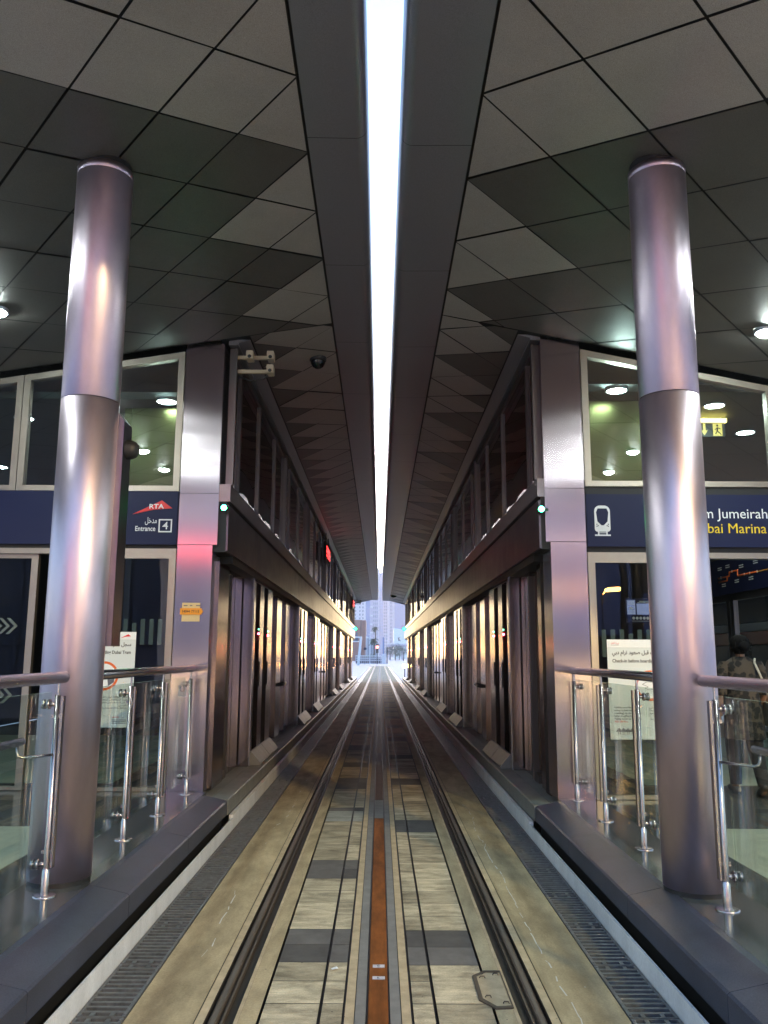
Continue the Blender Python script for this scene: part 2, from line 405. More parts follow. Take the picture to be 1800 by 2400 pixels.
# drain gratings: real bars over the dark channel
def grate_mesh():
    b = MB(); L = .65
    x0, x1 = 1.134, 1.356; zt = .004; th = .03
    b.box((x0,0.004,zt-th),(x0+.016,L-.004,zt)); b.box((x1-.016,0.004,zt-th),(x1,L-.004,zt))
    ys = [.004]; n = 12; pitch = (L-.008)/n
    for k in range(n+1):
        yb = .004 + k*pitch
        w = .020 if k not in (0,n) else .013
        b.box((x0+.016, max(.004, yb-w/2), zt-th), (x1-.016, min(L-.004, yb+w/2), zt))
    # webs that break the end slots into short ones
    for k in (0, n-1):
        yb = .004 + k*pitch
        for xx in (1.19, 1.28): b.box((xx, yb+.01, zt-th), (xx+.02, yb+pitch-.01, zt-.0005))
    for yb in (.03, L-.03): b.lathe([(.007,zt),(.007,zt+.004),(0,zt+.004)], (x0+.009, yb, 0), 8)
    return b
gL = None; idx = 0
for sg in (-1, 1):
    proto = grate_mesh()
    if sg < 0: proto.v = [(-x,y,z) for x,y,z in proto.v]
    o = proto.build('drain_grating', M['cast'])
    lab = ('black cast iron slotted drain grating in the left channel' if sg < 0 else 'black cast iron slotted drain grating in the right channel')
    tag(o, lab, 'drain grating', 'gratings of the left drain' if sg < 0 else 'gratings of the right drain')
    for k in range(81):
        c = o if k == 0 else o.copy()
        if k: COL.objects.link(c)
        c.location = (0, YN+.5+k*.652, 0)

# kerb walls, granite kerbs, ledges and platforms
for sg in (-1, 1):
    yk = 8.15 if sg < 0 else 7.9
    b = MB(); b.box((sg*1.362,YN,-.04),(sg*1.376,yk,.105)); b.box((sg*1.362,yk+.004,-.04),(sg*1.40,YF,.13))
    structure(b.build('kerb_wall', M['white_wall']))
    b = MB()
    seams = [YN,1.2,2.7,3.66,5.05,6.55,yk]
    for y0, y1 in zip(seams, seams[1:]):
        b.prism([(sg*1.42,.135),(sg*1.42,.252),(sg*1.432,.262),(sg*1.622,.303),(sg*1.66,.303),(sg*1.66,.135)], 'y', y0+.002, y1-.002, 0)
    structure(b.build('kerb_stone', [M['granite']]))
    b = MB(); b.box((sg*1.47,YN,-.05),(sg*1.70,yk,.13)); structure(b.build('kerb_backing', M['black']))
    # ledge along the screen doors
    b = MB()
    b.prism([(sg*1.41,.13),(sg*1.41,.262),(sg*1.418,.27),(sg*1.585,.27),(sg*1.585,.13)], 'y', yk, YF)
    b.box((sg*1.592,yk,.0),(sg*1.95,YF,.268)); 
    structure(b.build('platform_ledge', M['ledge']))
    b = MB(); b.box((sg*1.665,YN,-.04),(sg*14,8.36 if sg<0 else 8.0,.30)); structure(b.build('platform_floor', M['floor_dk']))
    b = MB(); b.box((sg*1.96,8.3605 if sg<0 else 8.0005,-.04),(sg*6.9,YF,.299)); structure(b.build('station_floor', M['floor_dk']))
    b = MB(); b.box((sg*2.32,1.0,.3005),(sg*9,6.7,.304)); b.box((sg*2.75,8.9,.3005),(sg*9,14,.304)); structure(b.build('light_floor_paving', M['floor_lt']))

b = MB()
for sg in (-1, 1):
    b.box((sg*1.45, 52.6, -.05), (sg*400, 420, -.004)); 
    b.box((sg*1.45, -80, -.05), (sg*400, YN, -.004))
b.box((-1.45,-80,-.05),(1.45,YN-.002,-.004)); b.box((-1.45,130.002,-.05),(1.45,420,-.004))
structure(b.build('street', M['asphalt']))

# ------------------------------------------------------------------ canopies
SL = {-1: -.103, 1: .128}        # slit edges
JT = {-1: .512, 1: .607}         # joint between fascia and panels
def ceil_z(sg, ax):
    return 5.05 - .16*(ax-.512) if sg < 0 else 5.0 - .20*(ax-.607)
CY0, CY1 = 1.7, 52.5             # canopy ends

def clip(poly, ax, val, keep_gt):
    out = []
    for i in range(len(poly)):
        p, q = poly[i], poly[(i+1) % len(poly)]
        ip = (p[ax] >= val) if keep_gt else (p[ax] <= val); iq = (q[ax] >= val) if keep_gt else (q[ax] <= val)
        if ip: out.append(p)
        if ip != iq:
            t = (val-p[ax])/(q[ax]-p[ax]); out.append((p[0]+t*(q[0]-p[0]), p[1]+t*(q[1]-p[1])))
    return out
def inset(poly, d):
    P = []
    for p in poly:
        if not P or (abs(p[0]-P[-1][0])+abs(p[1]-P[-1][1])) > 1e-4: P.append(p)
    if len(P) > 1 and abs(P[0][0]-P[-1][0])+abs(P[0][1]-P[-1][1]) < 1e-4: P.pop()
    n = len(P)
    if n < 3: return None
    ar = sum(P[i][0]*P[(i+1)%n][1]-P[(i+1)%n][0]*P[i][1] for i in range(n))/2
    if abs(ar) < .006: return None
    if ar < 0: P = P[::-1]
    L = []
    for i in range(n):
        p, q = P[i], P[(i+1) % n]; ex, ey = q[0]-p[0], q[1]-p[1]; l = math.hypot(ex, ey); nx, ny = -ey/l, ex/l
        L.append((nx, ny, nx*p[0]+ny*p[1]+d))
    out = []
    for i in range(n):
        a, b = L[i-1], L[i]; det = a[0]*b[1]-a[1]*b[0]
        if abs(det) < 1e-6: return None
        out.append(((a[2]*b[1]-a[1]*b[2])/det, (a[0]*b[2]-a[2]*b[0])/det))
    ar2 = sum(out[i][0]*out[(i+1)%n][1]-out[(i+1)%n][0]*out[i][1] for i in range(n))/2
    return out if ar2 > 0 else None

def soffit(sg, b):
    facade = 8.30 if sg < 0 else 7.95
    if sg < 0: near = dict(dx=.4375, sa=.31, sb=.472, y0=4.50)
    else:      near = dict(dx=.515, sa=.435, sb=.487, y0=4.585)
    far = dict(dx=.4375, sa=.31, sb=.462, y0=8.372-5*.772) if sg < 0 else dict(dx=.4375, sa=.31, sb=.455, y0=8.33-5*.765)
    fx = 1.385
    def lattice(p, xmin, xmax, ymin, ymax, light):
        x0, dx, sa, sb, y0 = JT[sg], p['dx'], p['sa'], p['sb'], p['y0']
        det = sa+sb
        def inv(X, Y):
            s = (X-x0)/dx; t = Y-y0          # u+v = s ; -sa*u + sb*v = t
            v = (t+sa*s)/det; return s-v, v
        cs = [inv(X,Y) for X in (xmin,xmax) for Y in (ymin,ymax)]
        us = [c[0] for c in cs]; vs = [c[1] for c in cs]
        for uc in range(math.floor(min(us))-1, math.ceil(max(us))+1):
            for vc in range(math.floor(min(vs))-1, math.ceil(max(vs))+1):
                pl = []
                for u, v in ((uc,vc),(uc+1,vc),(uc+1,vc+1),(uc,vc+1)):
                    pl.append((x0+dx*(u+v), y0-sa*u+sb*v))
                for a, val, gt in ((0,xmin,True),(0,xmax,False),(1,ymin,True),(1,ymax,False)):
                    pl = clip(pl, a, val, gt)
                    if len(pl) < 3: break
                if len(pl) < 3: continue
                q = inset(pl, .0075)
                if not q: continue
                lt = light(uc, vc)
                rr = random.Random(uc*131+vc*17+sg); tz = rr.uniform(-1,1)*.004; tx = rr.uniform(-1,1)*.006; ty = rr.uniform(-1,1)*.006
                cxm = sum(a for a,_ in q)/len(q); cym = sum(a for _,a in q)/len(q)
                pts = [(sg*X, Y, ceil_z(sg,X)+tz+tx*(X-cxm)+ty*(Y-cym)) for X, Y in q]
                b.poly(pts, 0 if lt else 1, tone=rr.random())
    def lit_near(uc, vc):
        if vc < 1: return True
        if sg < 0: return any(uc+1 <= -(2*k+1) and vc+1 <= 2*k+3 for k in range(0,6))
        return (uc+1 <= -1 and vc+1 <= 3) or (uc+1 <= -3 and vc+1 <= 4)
    def lit_far(uc, vc):
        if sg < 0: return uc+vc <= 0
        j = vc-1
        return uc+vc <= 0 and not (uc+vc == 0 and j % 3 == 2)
    lattice(near, JT[sg]+.006, 7.2, CY0, facade, lit_near)
    lattice(far, JT[sg]+.006, fx, facade+.002, CY1, lit_far)

for sg in (-1, 1):
    t = thing('canopy_roof', 'left half of the platform canopy with diamond ceiling panels toned as lit and shaded facets' if sg < 0 else 'right half of the platform canopy with diamond ceiling panels toned as lit and shaded facets', 'canopy', (sg*1.0, 8, 5.0), 'two canopy halves either side of the sky slit')
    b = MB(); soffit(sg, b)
    b.build('soffit_panels', [M['soffit_lit'], M['soffit_shaded']], t, weld=False)
    # black backing above the joints
    b = MB(); fy = 8.36 if sg < 0 else 8.0
    z = lambda X: ceil_z(sg, X) + .02
    b.poly([(sg*JT[sg],CY0,z(JT[sg])),(sg*7.2,CY0,z(7.2)),(sg*7.2,fy,z(7.2)),(sg*JT[sg],fy,z(JT[sg]))])
    b.poly([(sg*JT[sg],fy,z(JT[sg])),(sg*1.7,fy,z(1.7)),(sg*1.7,CY1,z(1.7)),(sg*JT[sg],CY1,z(JT[sg]))])
    b.build('panel_backing', M['black'], t)
    # fascia: flat strip that rolls up into the slit
    e, j = abs(SL[sg]), JT[sg]; zb = ceil_z(sg, j)
    prof = [(j-.006, zb), (e+.075, zb-.004)] + [(e+.075-.075*math.sin(a), zb-.004+.075*(1-math.cos(a))) for a in [R(q) for q in (15,30,45,60,75,90)]] + [(e, zb+.55)]
    b = MB(); seam = [CY0] + [5.11+1.86*i for i in range(-1,26)] + [CY1]
    for y0, y1 in zip(seam, seam[1:]):
        if y1-y0 < .05: continue
        for (p, q) in zip(prof, prof[1:]):
            b.poly([(sg*p[0],y0+.003,p[1]),(sg*q[0],y0+.003,q[1]),(sg*q[0],y1-.003,q[1]),(sg*p[0],y1-.003,p[1])], smooth=True)
    b.build('edge_fascia', M['fascia'], t)
    b = MB(); b.prism([(sg*(j-.004),zb+.012),(sg*(e+.08),zb+.008),(sg*(e+.008),zb+.09),(sg*(e+.008),zb+.54),(sg*1.0,zb+.54)], 'y', CY0, CY1); b.build('fascia_core', M['black'], t)
    # wall side trim band in the tunnel
    b = MB(); zt = ceil_z(sg, 1.39)
    b.prism([(sg*1.395,zt+.0),(sg*1.395,zt-.004),(sg*1.52,zt-.035),(sg*1.52,zt-.06),(sg*1.62,zt-.06),(sg*1.62,zt+.0)], 'y', fy+.06, CY1); b.build('wall_trim', M['fascia'], t)
    # roof slab
    b = MB(); b.poly([(sg*(e+.004),CY0,5.62),(sg*7.25,CY0,5.62),(sg*7.25,CY1,5.62),(sg*(e+.004),CY1,5.62)])
    b.poly([(sg*7.25,CY0,5.62),(sg*7.25,CY1,5.62),(sg*7.25,CY1,z(7.2)),(sg*7.25,CY0,z(7.2))])
    b.poly([(sg*(e+.004),CY0-.01,5.62),(sg*7.25,CY0-.01,5.62),(sg*7.25,CY0-.01,z(7.2)-.05),(sg*JT[sg],CY0-.01,zb-.02),(sg*(e+.05),CY0-.01,zb-.01)])
    b.poly([(sg*(e+.004),CY1+.01,5.62),(sg*1.7,CY1+.01,5.62),(sg*1.7,CY1+.01,z(1.7)-.1),(sg*JT[sg],CY1+.01,zb-.02),(sg*(e+.05),CY1+.01,zb-.01)])
    b.build('roof_deck', M['galv'], t)

# ------------------------------------------------------------------ station buildings
WX = 1.55                         # upper glazing / lintel plane
XP = {-1: (1.652, 2.052), 1: (1.608, 2.0)}   # corner pylon
FY = {-1: 8.36, 1: 8.0}
DOORS = {-1: [10.59, 16.55, 20.3, 28.6, 33.4, 41.6, 46.6], 1: [10.36, 16.2, 20.0, 28.2, 33.4, 41.6, 46.6]}
def pane(parent, x0, x1, z0, z1, y, m): 
    b = MB(); b.poly([(x0,y,z0),(x1,y,z0),(x1,y,z1),(x0,y,z1)]); return b.build('pane', m, parent)

for sg in (-1, 1):
    fy = FY[sg]; p0, p1 = XP[sg]
    t = thing('tram_station', ('left station building with Entrance 4 sign, steel corner and screen doors' if sg < 0 else 'right station building with tram symbol sign, steel corner and screen doors'), 'station building', (sg*p0, fy, .3))
    X = lambda u: sg*u
    # corner pylon: three cladding plates with hairline joints
    b = MB(); b.box((X(p0),fy,3.233),(X(p1),fy+.45,ceil_z(sg,p0)-.03)); b.box((X(p0),fy,2.703),(X(p1),fy+.45,3.229)); b.box((X(p0+.045),fy+.0,.301),(X(p1),fy+.40,2.698))
    o = b.build('corner_cladding', M['steel'], t)
    b = MB(); b.box((X(p0+.004),fy+.004,2.69),(X(p1-.004),fy+.4,3.24)); b.build('cladding_core', M['black'], t)
    # dark return strip beside the pylon on the track side
    b = MB(); b.box((X(p0+.055),fy+.40,.27),(X(1.95),fy+.62,2.7)); b.build('corner_return', M['black'], t)
    # lintel and sill bands
    b = MB(); y = fy+.02; ls = [fy+.02] + [10.43+2.345*i for i in range(18)] + [YF]
    for y0, y1 in zip(ls, ls[1:]):
        b.box((X(WX),y0+.003,2.64),(X(WX+.12),y1-.003,3.115), tone=rnd.random())
    b.build('lintel_band', M['lintel'], t)
    b = MB()
    for y0, y1 in zip(ls, ls[1:]): b.box((X(WX-.012),y0+.9,3.15),(X(WX+.12),y1+.9-.004 if y1 < YF else YF,3.33)) if y0 > 9 else b.box((X(WX-.012),fy+.01,3.15),(X(WX+.12),y1+.896,3.33))
    b.build('sill_band', M['sill'], t)
    b = MB(); b.box((X(WX+.02),fy+.02,2.63),(X(WX+.5),YF-.02,3.32)); b.box((X(WX+.02),fy+.46,2.56),(X(1.95),YF-.02,2.638)); b.build('lintel_core', M['black'], t)
    # upper windows along the track
    wy = [fy+.10, fy+.62, 10.45, 12.05, 13.3, 14.1]
    while wy[-1] < YF-2: wy.append(wy[-1]+ (1.62 if len(wy) % 4 else .85))
    zt = ceil_z(sg, 1.52)-.07
    for y0, y1 in zip(wy, wy[1:]):
        w = MB(); ww = .03
        w.box((X(WX+.005),y0+.002,3.331),(X(WX+.06),y0+ww,zt)); w.box((X(WX+.005),y1-ww,3.331),(X(WX+.06),y1-.002,zt)); w.box((X(WX+.005),y0+ww,zt-.05),(X(WX+.06),y1-ww,zt)); w.box((X(WX+.005),y0+ww,3.331),(X(WX+.06),y1-ww,3.35))
        if abs((y1-y0)-.85) < .1 or y0 < fy+.3: w.box((X(WX-.02),y0-.02,3.331),(X(WX+.004),y0+.05,zt))
        fr = w.build('window', M['dark_frame'], t)
        b = MB(); b.poly([(X(WX+.03),y0+ww,3.35),(X(WX+.03),y1-ww,3.35),(X(WX+.03),y1-ww,zt-.05),(X(WX+.03),y0+ww,zt-.05)]); b.build('pane', M['glass_dk'], fr)
    # lower wall: recessed steel panels between the door portals
    ds = DOORS[sg]
    def panel(y0, y1, ax, name='wall_panel', z1=2.56):
        b = MB(); b.box((X(ax),y0+.012,.285),(X(ax+.10),y1-.012,z1), tone=rnd.random()); return b.build(name, M['steel_wall'], t)
    b = MB(); b.box((X(1.80),fy+.62,.268),(X(1.95),YF,2.56)); b.build('wall_core', M['black'], t)
    # first bay, seen largest
    o = panel(fy+.235, fy+.62+.22, 1.665)
    panel(9.53, 9.86, 1.715); panel(9.87, ds[0]-.22, 1.715)
    b = MB(); b.box((X(1.69),9.46,.285),(X(1.76),9.53,2.5), tone=.2); b.box((X(1.70),9.2,.27),(X(1.8),9.52,.36), tone=.2); b.build('jamb', M['dark_frame'], t)
    if sg < 0:
        b = MB(); b.box((X(1.688),9.22,1.43),(X(1.70),9.27,1.50)); b.build('yellow_latch', M['yellow'], t)
    def portal(yd, big):
        P = MB(); y0, y1 = yd-.16, yd+1.86
        # frame: near cheek, far cheek, head, plinth
        P.box((X(1.575),y0,.275),(X(1.80),y0+.05,2.62), tone=.9); P.box((X(1.60),y1-.05,.275),(X(1.80),y1,2.60), tone=.5); P.box((X(1.60),y0+.05,2.53),(X(1.80),y1-.05,2.60), tone=.3)
        po = P.build('screen_door', M['steel_wall'], t)
        for k, (a, c) in enumerate(((-.05,.27),(.67,1.04),(1.44,1.88))):
            q = MB(); q.box((X(1.597),yd-.1+a,.29),(X(1.66),yd-.1+c,2.525), tone=rnd.random()); lf = q.build('door_leaf', M['steel_wall'], po)
            
        q = MB(); q.box((X(1.568),y0-.006,.275),(X(1.585),y0-.0005,2.62)); q.build('edge_trim', M['steel_pol'], po)
        for k, yh in enumerate((yd+.60, yd+1.37)):
            q = MB(); q.box((X(1.584),yh-.03,1.20),(X(1.5965),yh+.02,1.52)); q.build('handle', M['black'], po)
        # sloping sill wedges in pairs
        for k in (0, 1):
            q = MB(); a, c = yd+.0+k*.90, yd+.88+k*.90
            q.prism([(X(1.455),.272),(X(1.455),.295),(X(1.575),.435),(X(1.597),.435),(X(1.597),.272)], 'y', a, c); q.build('sill_wedge', M['ledge_metal'], po)
        for k, (yy, zz) in enumerate(((yd+.45,1.93),(yd+1.4,1.93))):
            q = MB(); q.box((X(1.586),yy,zz),(X(1.599),yy+.014,zz+.014)); q.build('green_indicator', M['led_g'], po)
            q = MB(); q.box((X(1.586),yy,zz-.06),(X(1.599),yy+.018,zz-.042)); q.build('red_indicator', M['led_r'], po)
        return po
    if 'ledge_metal' not in M: M['ledge_metal'] = mat('sill_wedge_metal', (.20,.19,.195), .55, .5, noise=(6,.12))
    for i, yd in enumerate(ds): portal(yd, i < 3)
    # bays between the portals: narrow panels and emergency doors with push bars
    for i, yd in enumerate(ds):
        a = yd+1.90; c = ds[i+1]-.2 if i+1 < len(ds) else YF-.1
        n = max(2, round((c-a)/.62)); w = (c-a)/n
        cells = [(a+k*w, a+(k+1)*w) for k in range(n)]
        for k, (q0, q1) in enumerate(cells):
            o = panel(q0, q1, 1.69 + (.05 if k % 2 else 0))
            if i in (0, 2) and k in (n//2-1, n//2):
                q = MB(); xb = 1.69 + (.05 if k % 2 else 0)
                q.tube([(X(xb-.085),q0+.06,1.12),(X(xb-.085),q1-.06,1.12)], .02, 8)
                for yy in (q0+.07, q1-.07): q.box((X(xb-.085),yy-.012,1.10),(X(xb-.001),yy+.012,1.14))
                q.build('push_bar', M['rubber'], o)
    # ---- front facade -------------------------------------------------
    y = fy+.03
    xe = 6.6
    def zc(u): return ceil_z(sg, u)-.05
    # upper windows, top edge follows the sloping ceiling
    ms = [p1+.008, 3.735 if sg < 0 else 3.93, 5.4, xe]
    for u0, u1 in zip(ms, ms[1:]):
        w = MB(); fw = .065; a0, a1 = u0+.004, u1-.004
        w.prism([(X(a0),3.255),(X(a0),zc(a0)),(X(a0+fw),zc(a0+fw)),(X(a0+fw),3.255)], 'y', fy+.005, fy+.09)
        w.prism([(X(a1-fw),3.255),(X(a1-fw),zc(a1-fw)),(X(a1),zc(a1)),(X(a1),3.255)], 'y', fy+.005, fy+.09)
        w.prism([(X(a0+fw),zc(a0+fw)-fw),(X(a0+fw),zc(a0+fw)),(X(a1-fw),zc(a1-fw)),(X(a1-fw),zc(a1-fw)-fw)], 'y', fy+.006, fy+.089)
        w.box((X(a0+fw),fy+.006,3.255),(X(a1-fw),fy+.089,3.31))
        fr = w.build('facade_window', M['frame'], t)
        b = MB(); b.poly([(X(a0+fw),fy+.045,3.31),(X(a1-fw),fy+.045,3.31),(X(a1-fw),fy+.045,zc(a1-fw)-fw),(X(a0+fw),fy+.045,zc(a0+fw)-fw)]); b.build('pane', M['glass_up'], fr)
    # black recess under the sign band
    b = MB(); b.box((X(p1+.004),fy+.03,2.66 if sg<0 else 2.60),(X(xe),fy+.25,3.25)); b.build('band_core', M['black'], t)
    # entrance doors
    hz = 2.66 if sg < 0 else 2.60
    if sg < 0: leaves = [(p1+.01, 3.33, True), (3.46, 4.6, True), (4.62, 5.9, True)]
    else:      leaves = [(p1+.01, 3.10, True)]
    b = MB(); b.box((X(p1+.01),fy+.0,hz-.055),(X(xe),fy+.12,hz)); b.build('door_head', M['frame'], t)
    for k, (u0, u1, _) in enumerate(leaves):
        w = MB(); sw = .068; dy = fy + (.0 if k == 0 else .04)
        w.box((X(u0),dy,.305),(X(u0+sw),dy+.06,hz-.056)); w.box((X(u1-sw),dy,.305),(X(u1),dy+.06,hz-.056))
        w.box((X(u0+sw),dy+.001,.215+.09),(X(u1-sw),dy+.059,.34)); w.box((X(u0+sw),dy+.001,hz-.10),(X(u1-sw),dy+.059,hz-.056))
        if k == 0: w.box((X(u0+sw-.012),dy-.004,.34),(X(u0+sw-.002),dy-.0005,hz-.1))
        dr = w.build('entrance_door', M['frame'], t)
        b = MB(); b.poly([(X(u0+sw),dy+.03,.34),(X(u1-sw),dy+.03,.34),(X(u1-sw),dy+.03,hz-.10),(X(u0+sw),dy+.03,hz-.10)]); b.build('pane', M['glass'], dr)
        # frosted markings
        q = MB()
        if k == 0:
            n = int((u1-u0-.16)/.088)
            for i in range(n):
                q = MB()
                xx = u0+sw+.045+i*.086; hh = (.26, .26, .26, .22)[i % 4]
                q.box((X(xx),dy+.034,1.60 if sg>0 else 1.70),(X(xx+.042),dy+.039,(1.60 if sg>0 else 1.695)+hh))
                q.build('frosted_stripe', M['decal'], dr)
        else:
            for i in range(9):
                xx = u0+sw+.10+i*.076
                for zz in (1.88, 1.205):
                    q = MB(); q.prism([(X(xx),zz), (X(xx+.08),zz+.08), (X(xx+.115),zz+.08), (X(xx+.035),zz), (X(xx+.115),zz-.08), (X(xx+.08),zz-.08)], 'y', dy+.020, dy+.026)
                    q.build('frosted_chevron', M['decal'], dr)
            q = None
    # interior shell
    b = MB(); b.box((X(1.97),fy+.3,4.32),(X(7.0),YF,4.40)); b.build('interior_ceiling', M['int_ceil'], t)
    b = MB(); b.box((X(7.0),fy+.1,.3 if sg < 0 else 3.3),(X(7.12),YF,5.5)); b.box((X(1.7),YF-.1,.3),(X(7.0),YF,5.5)); b.box((X(1.955),fy+.7,.3),(X(1.965),YF,4.3)); b.box((X(4.5),13.0 if sg > 0 else 15.0,.3),(X(4.6),YF-.2,4.3)); b.build('interior_wall', M['int_wall'], t)
    b = MB(); b.box((X(2.12 if sg<0 else 2.16),fy+.55,3.3),(X(2.75),fy+.62,4.3)); b.box((X(2.76),fy+.57,3.3),(X(2.84),fy+.66,4.3)); b.build('interior_column_cladding', M['int_pylon'], t)

# sign bands (each one sign)
t = thing('sign_band', 'navy sign with red wing logo and Entrance 4 lettering above left door', 'sign', (-2.6,8.36,2.7))
b = MB(); b.box((-2.062,8.352,2.70),(-6.6,8.388,3.248)); b.build('sign_panel', M['navy'], t)
fyS = 8.351
b = MB(); b.prism([(-2.520,3.008),(-2.226,3.152),(-2.118,3.072),(-2.30,3.058)], 'y', fyS-.006, fyS); b.build('wing_logo', M['red'], t)
text('RTA', -2.355, fyS-.009, 3.068, .066, M['white'], t, .0012, .148, name='logo_letters')
text(arabic('مدخل'), -2.39, fyS-.003, 2.918, .085, M['white'], t, .0006, .12)
text('Entrance', -2.487, fyS-.003, 2.838, .072, M['white'], t, .0009, .203)
b = MB()
for a, c in (((-2.250,2.825),(-2.114,2.838)),((-2.250,2.947),(-2.114,2.960)),((-2.250,2.838),(-2.237,2.947)),((-2.127,2.838),(-2.114,2.947))): b.box((a[0],fyS-.003,a[1]),(c[0],fyS,c[1]))
b.build('number_frame', M['white'], t)
text('4', -2.212, fyS-.003, 2.856, .11, M['white'], t, .0004, .058, name='number')

t = thing('sign_band', 'navy sign with white tram symbol and yellow station lettering above right door', 'sign', (2.6,8.0,2.66))
b = MB(); b.box((2.01,7.992,2.655),(6.6,8.028,3.172)); b.build('sign_panel', M['navy'], t)
yS = 7.991
def rrect(x0, x1, z0, z1, rt, rb, n=6):
    p = []
    for (cx_, cz_, r, a0) in ((x1-rt,z1-rt,rt,0),(x0+rt,z1-rt,rt,90),(x0+rb,z0+rb,rb,180),(x1-rb,z0+rb,rb,270)):
        p += [(cx_+r*math.cos(R(a0+90*i/n)), cz_+r*math.sin(R(a0+90*i/n))) for i in range(n+1)]
    return p
b = MB(); b.prism(rrect(2.085,2.238,2.80,3.058,.055,.028), 'y', yS-.004, yS); b.box((2.115,yS-.004,2.772),(2.128,yS,2.80)); b.box((2.195,yS-.004,2.772),(2.208,yS,2.80)); b.box((2.085,yS-.004,2.758),(2.238,yS,2.772)); b.box((2.13,yS-.004,2.786),(2.195,yS,2.792))
b.build('tram_symbol', M['white'], t)
b = MB(); b.prism([(2.102,2.99),(2.118,3.028),(2.205,3.028),(2.221,2.99),(2.210,2.90),(2.172,2.862),(2.151,2.862),(2.113,2.90)], 'y', yS-.007, yS-.0045)
for xx, zz in ((2.106,2.872),(2.118,2.858),(2.106,2.852),(2.217,2.872),(2.205,2.858),(2.217,2.852)): b.lathe([(.0055,yS-.007),(0,yS-.007)], (xx,0,zz), 8, axis='y')
b.build('symbol_windscreen', M['navy'], t)
text('Palm Jumeirah', 2.985, yS-.004, 2.938, .139, M['white'], t)
text('Dubai Marina', 3.005, yS-.004, 2.792, .139, M['yellow'], t)

# ------------------------------------------------------------------ round columns
CP = {-1: (-1.868, 5.165), 1: (1.800, 5.0)}
for sg in (-1, 1):
    x, y = CP[sg]
    t = thing('steel_column', 'round steel column with side cabinet, left of the track' if sg < 0 else 'round steel column without cabinet, right of the track', 'column', (x,y,.30), 'round steel columns under the canopy')
    zc_ = ceil_z(sg, abs(x))
    b = MB(); b.lathe([(.176,.30),(.176,.325)], (x,y,0), 40); b.build('base_ring', M['rubber'], t)
    b = MB(); b.lathe([(.178,.325),(.180,.327),(.180,3.193),(.1785,3.195)], (x,y,0), 64); b.build('lower_shaft', M['steel_col'], t)
    b = MB(); b.lathe([(.1785,3.199),(.180,3.201),(.180,zc_-.075)], (x,y,0), 64); b.build('upper_shaft', M['steel_col'], t)
    b = MB(); b.lathe([(.1775,zc_-.075),(.1775,zc_-.070),(.1805,zc_-.068),(.1805,zc_-.022),(.16,zc_-.020)], (x,y,0), 64); b.build('top_collar', M['steel_col'], t)
    b = MB(); b.lathe([(.168,zc_-.020),(.168,zc_+.03)], (x,y,0), 32); b.build('ceiling_gap', M['black'], t)
    if sg < 0:
        b = MB(); b.prism([(-1.80,1.655),(-1.652,1.655),(-1.652,3.09),(-1.72,3.17),(-1.80,3.17)], 'y', 5.19, 5.36); b.build('side_cabinet', M['lintel'], t)
        b = MB(); b.lathe([(0,-1.572),(.03,-1.575),(.050,-1.590),(.060,-1.612),(.062,-1.651)], (0,5.27,2.915), 20, axis='x'); b.build('loudspeaker', M['rubber'], t)
# ------------------------------------------------------------------ balustrades
def balustrade(sg, posts, y0, y1, lab, low):
    t = thing('glass_balustrade', lab, 'balustrade', (sg*1.83, y0, .3), 'glass balustrades on the platform edges')
    X = sg*1.828; G = sg*1.888
    b = MB(); b.tube([(X,y0,1.465),(X,y0+.006,1.472),(X,y1-.006,1.472),(X,y1,1.465)], [.02,.033,.033,.02], 18); b.build('handrail', M['steel'], t)
    for yp in posts:
        p = MB(); p.lathe([(.062,.300),(.062,.306),(.054,.309),(0,.309)], (X,yp,0), 24); p.lathe([(.021,.306),(.021,.44),(.0165,.445)], (X,yp,0), 14)
        p.lathe([(.0165,.44),(.0165,1.375),(0,1.376)], (X,yp,0), 14); p.box((X-sg*.032-.006,yp-.018,.45),(X-sg*.032+.006,yp+.018,1.37)) ; p.box((X-.03,yp-.006,.52),(X+.03,yp+.006,.54)); p.box((X-.03,yp-.006,1.25),(X+.03,yp+.006,1.27))
        p.lathe([(.008,1.375),(.008,1.445)], (X,yp,0), 10)
        po = p.build('post', M['steel_pol'], t)
        for zz in (1.325, .465):
            c = MB(); a, e = X+sg*.01, G+sg*.022
            c.tube([(a,yp,zz),(G-sg*.02,yp,zz)], .013, 10); c.tube([(G-sg*.02,yp,zz),(G-sg*.007,yp,zz)], .028, 16); c.tube([(G+sg*.007,yp,zz),(e,yp,zz)], .028, 16); c.build('glass_clamp', M['steel_pol'], po)
    ys = [y0+.02]+[p for p in posts if y0+.15 < p < y1-.15]+[y1-.02]
    for a, e in zip(ys, ys[1:]):
        q = MB(); q.box((G-.006,a+.008,.40),(G+.006,e-.008,1.39)); 
        for i in range(6):
            q.mi[i] = 1 if i == 1 else 0
        q.build('glass_panel', [M['glass_bal'], M['glass_edge']], t)
    if low:
        b = MB(); L = sg*1.965; ye = 4.74 if sg < 0 else 4.50
        b.tube([(L,y0,1.13),(L,ye-.005,1.13),(L,ye,1.128)], [.022,.022,.012], 12); b.build('lower_handrail', M['steel'], t)
        b = MB(); b.tube([(L,ye-.06,1.11),(L,ye-.06,1.075),(L-sg*.008,ye-.06,1.057),(L-sg*.03,ye-.06,1.05),(X,posts[-1]-.02,1.05)], .008, 8); b.build('rail_bracket', M['steel_pol'], t)
balustrade(-1, [6.264,7.189,8.231], 5.42, 8.30, 'glass balustrade with three steel posts between left column and left station corner', False)
balustrade(-1, [1.9,3.4,4.85], .4, 4.93, 'glass balustrade with lower handrail ending at the left column, cut by the frame', True)
balustrade(1, [6.031,7.004,7.975], 5.22, 8.04, 'glass balustrade with three steel posts between right column and right station corner', False)
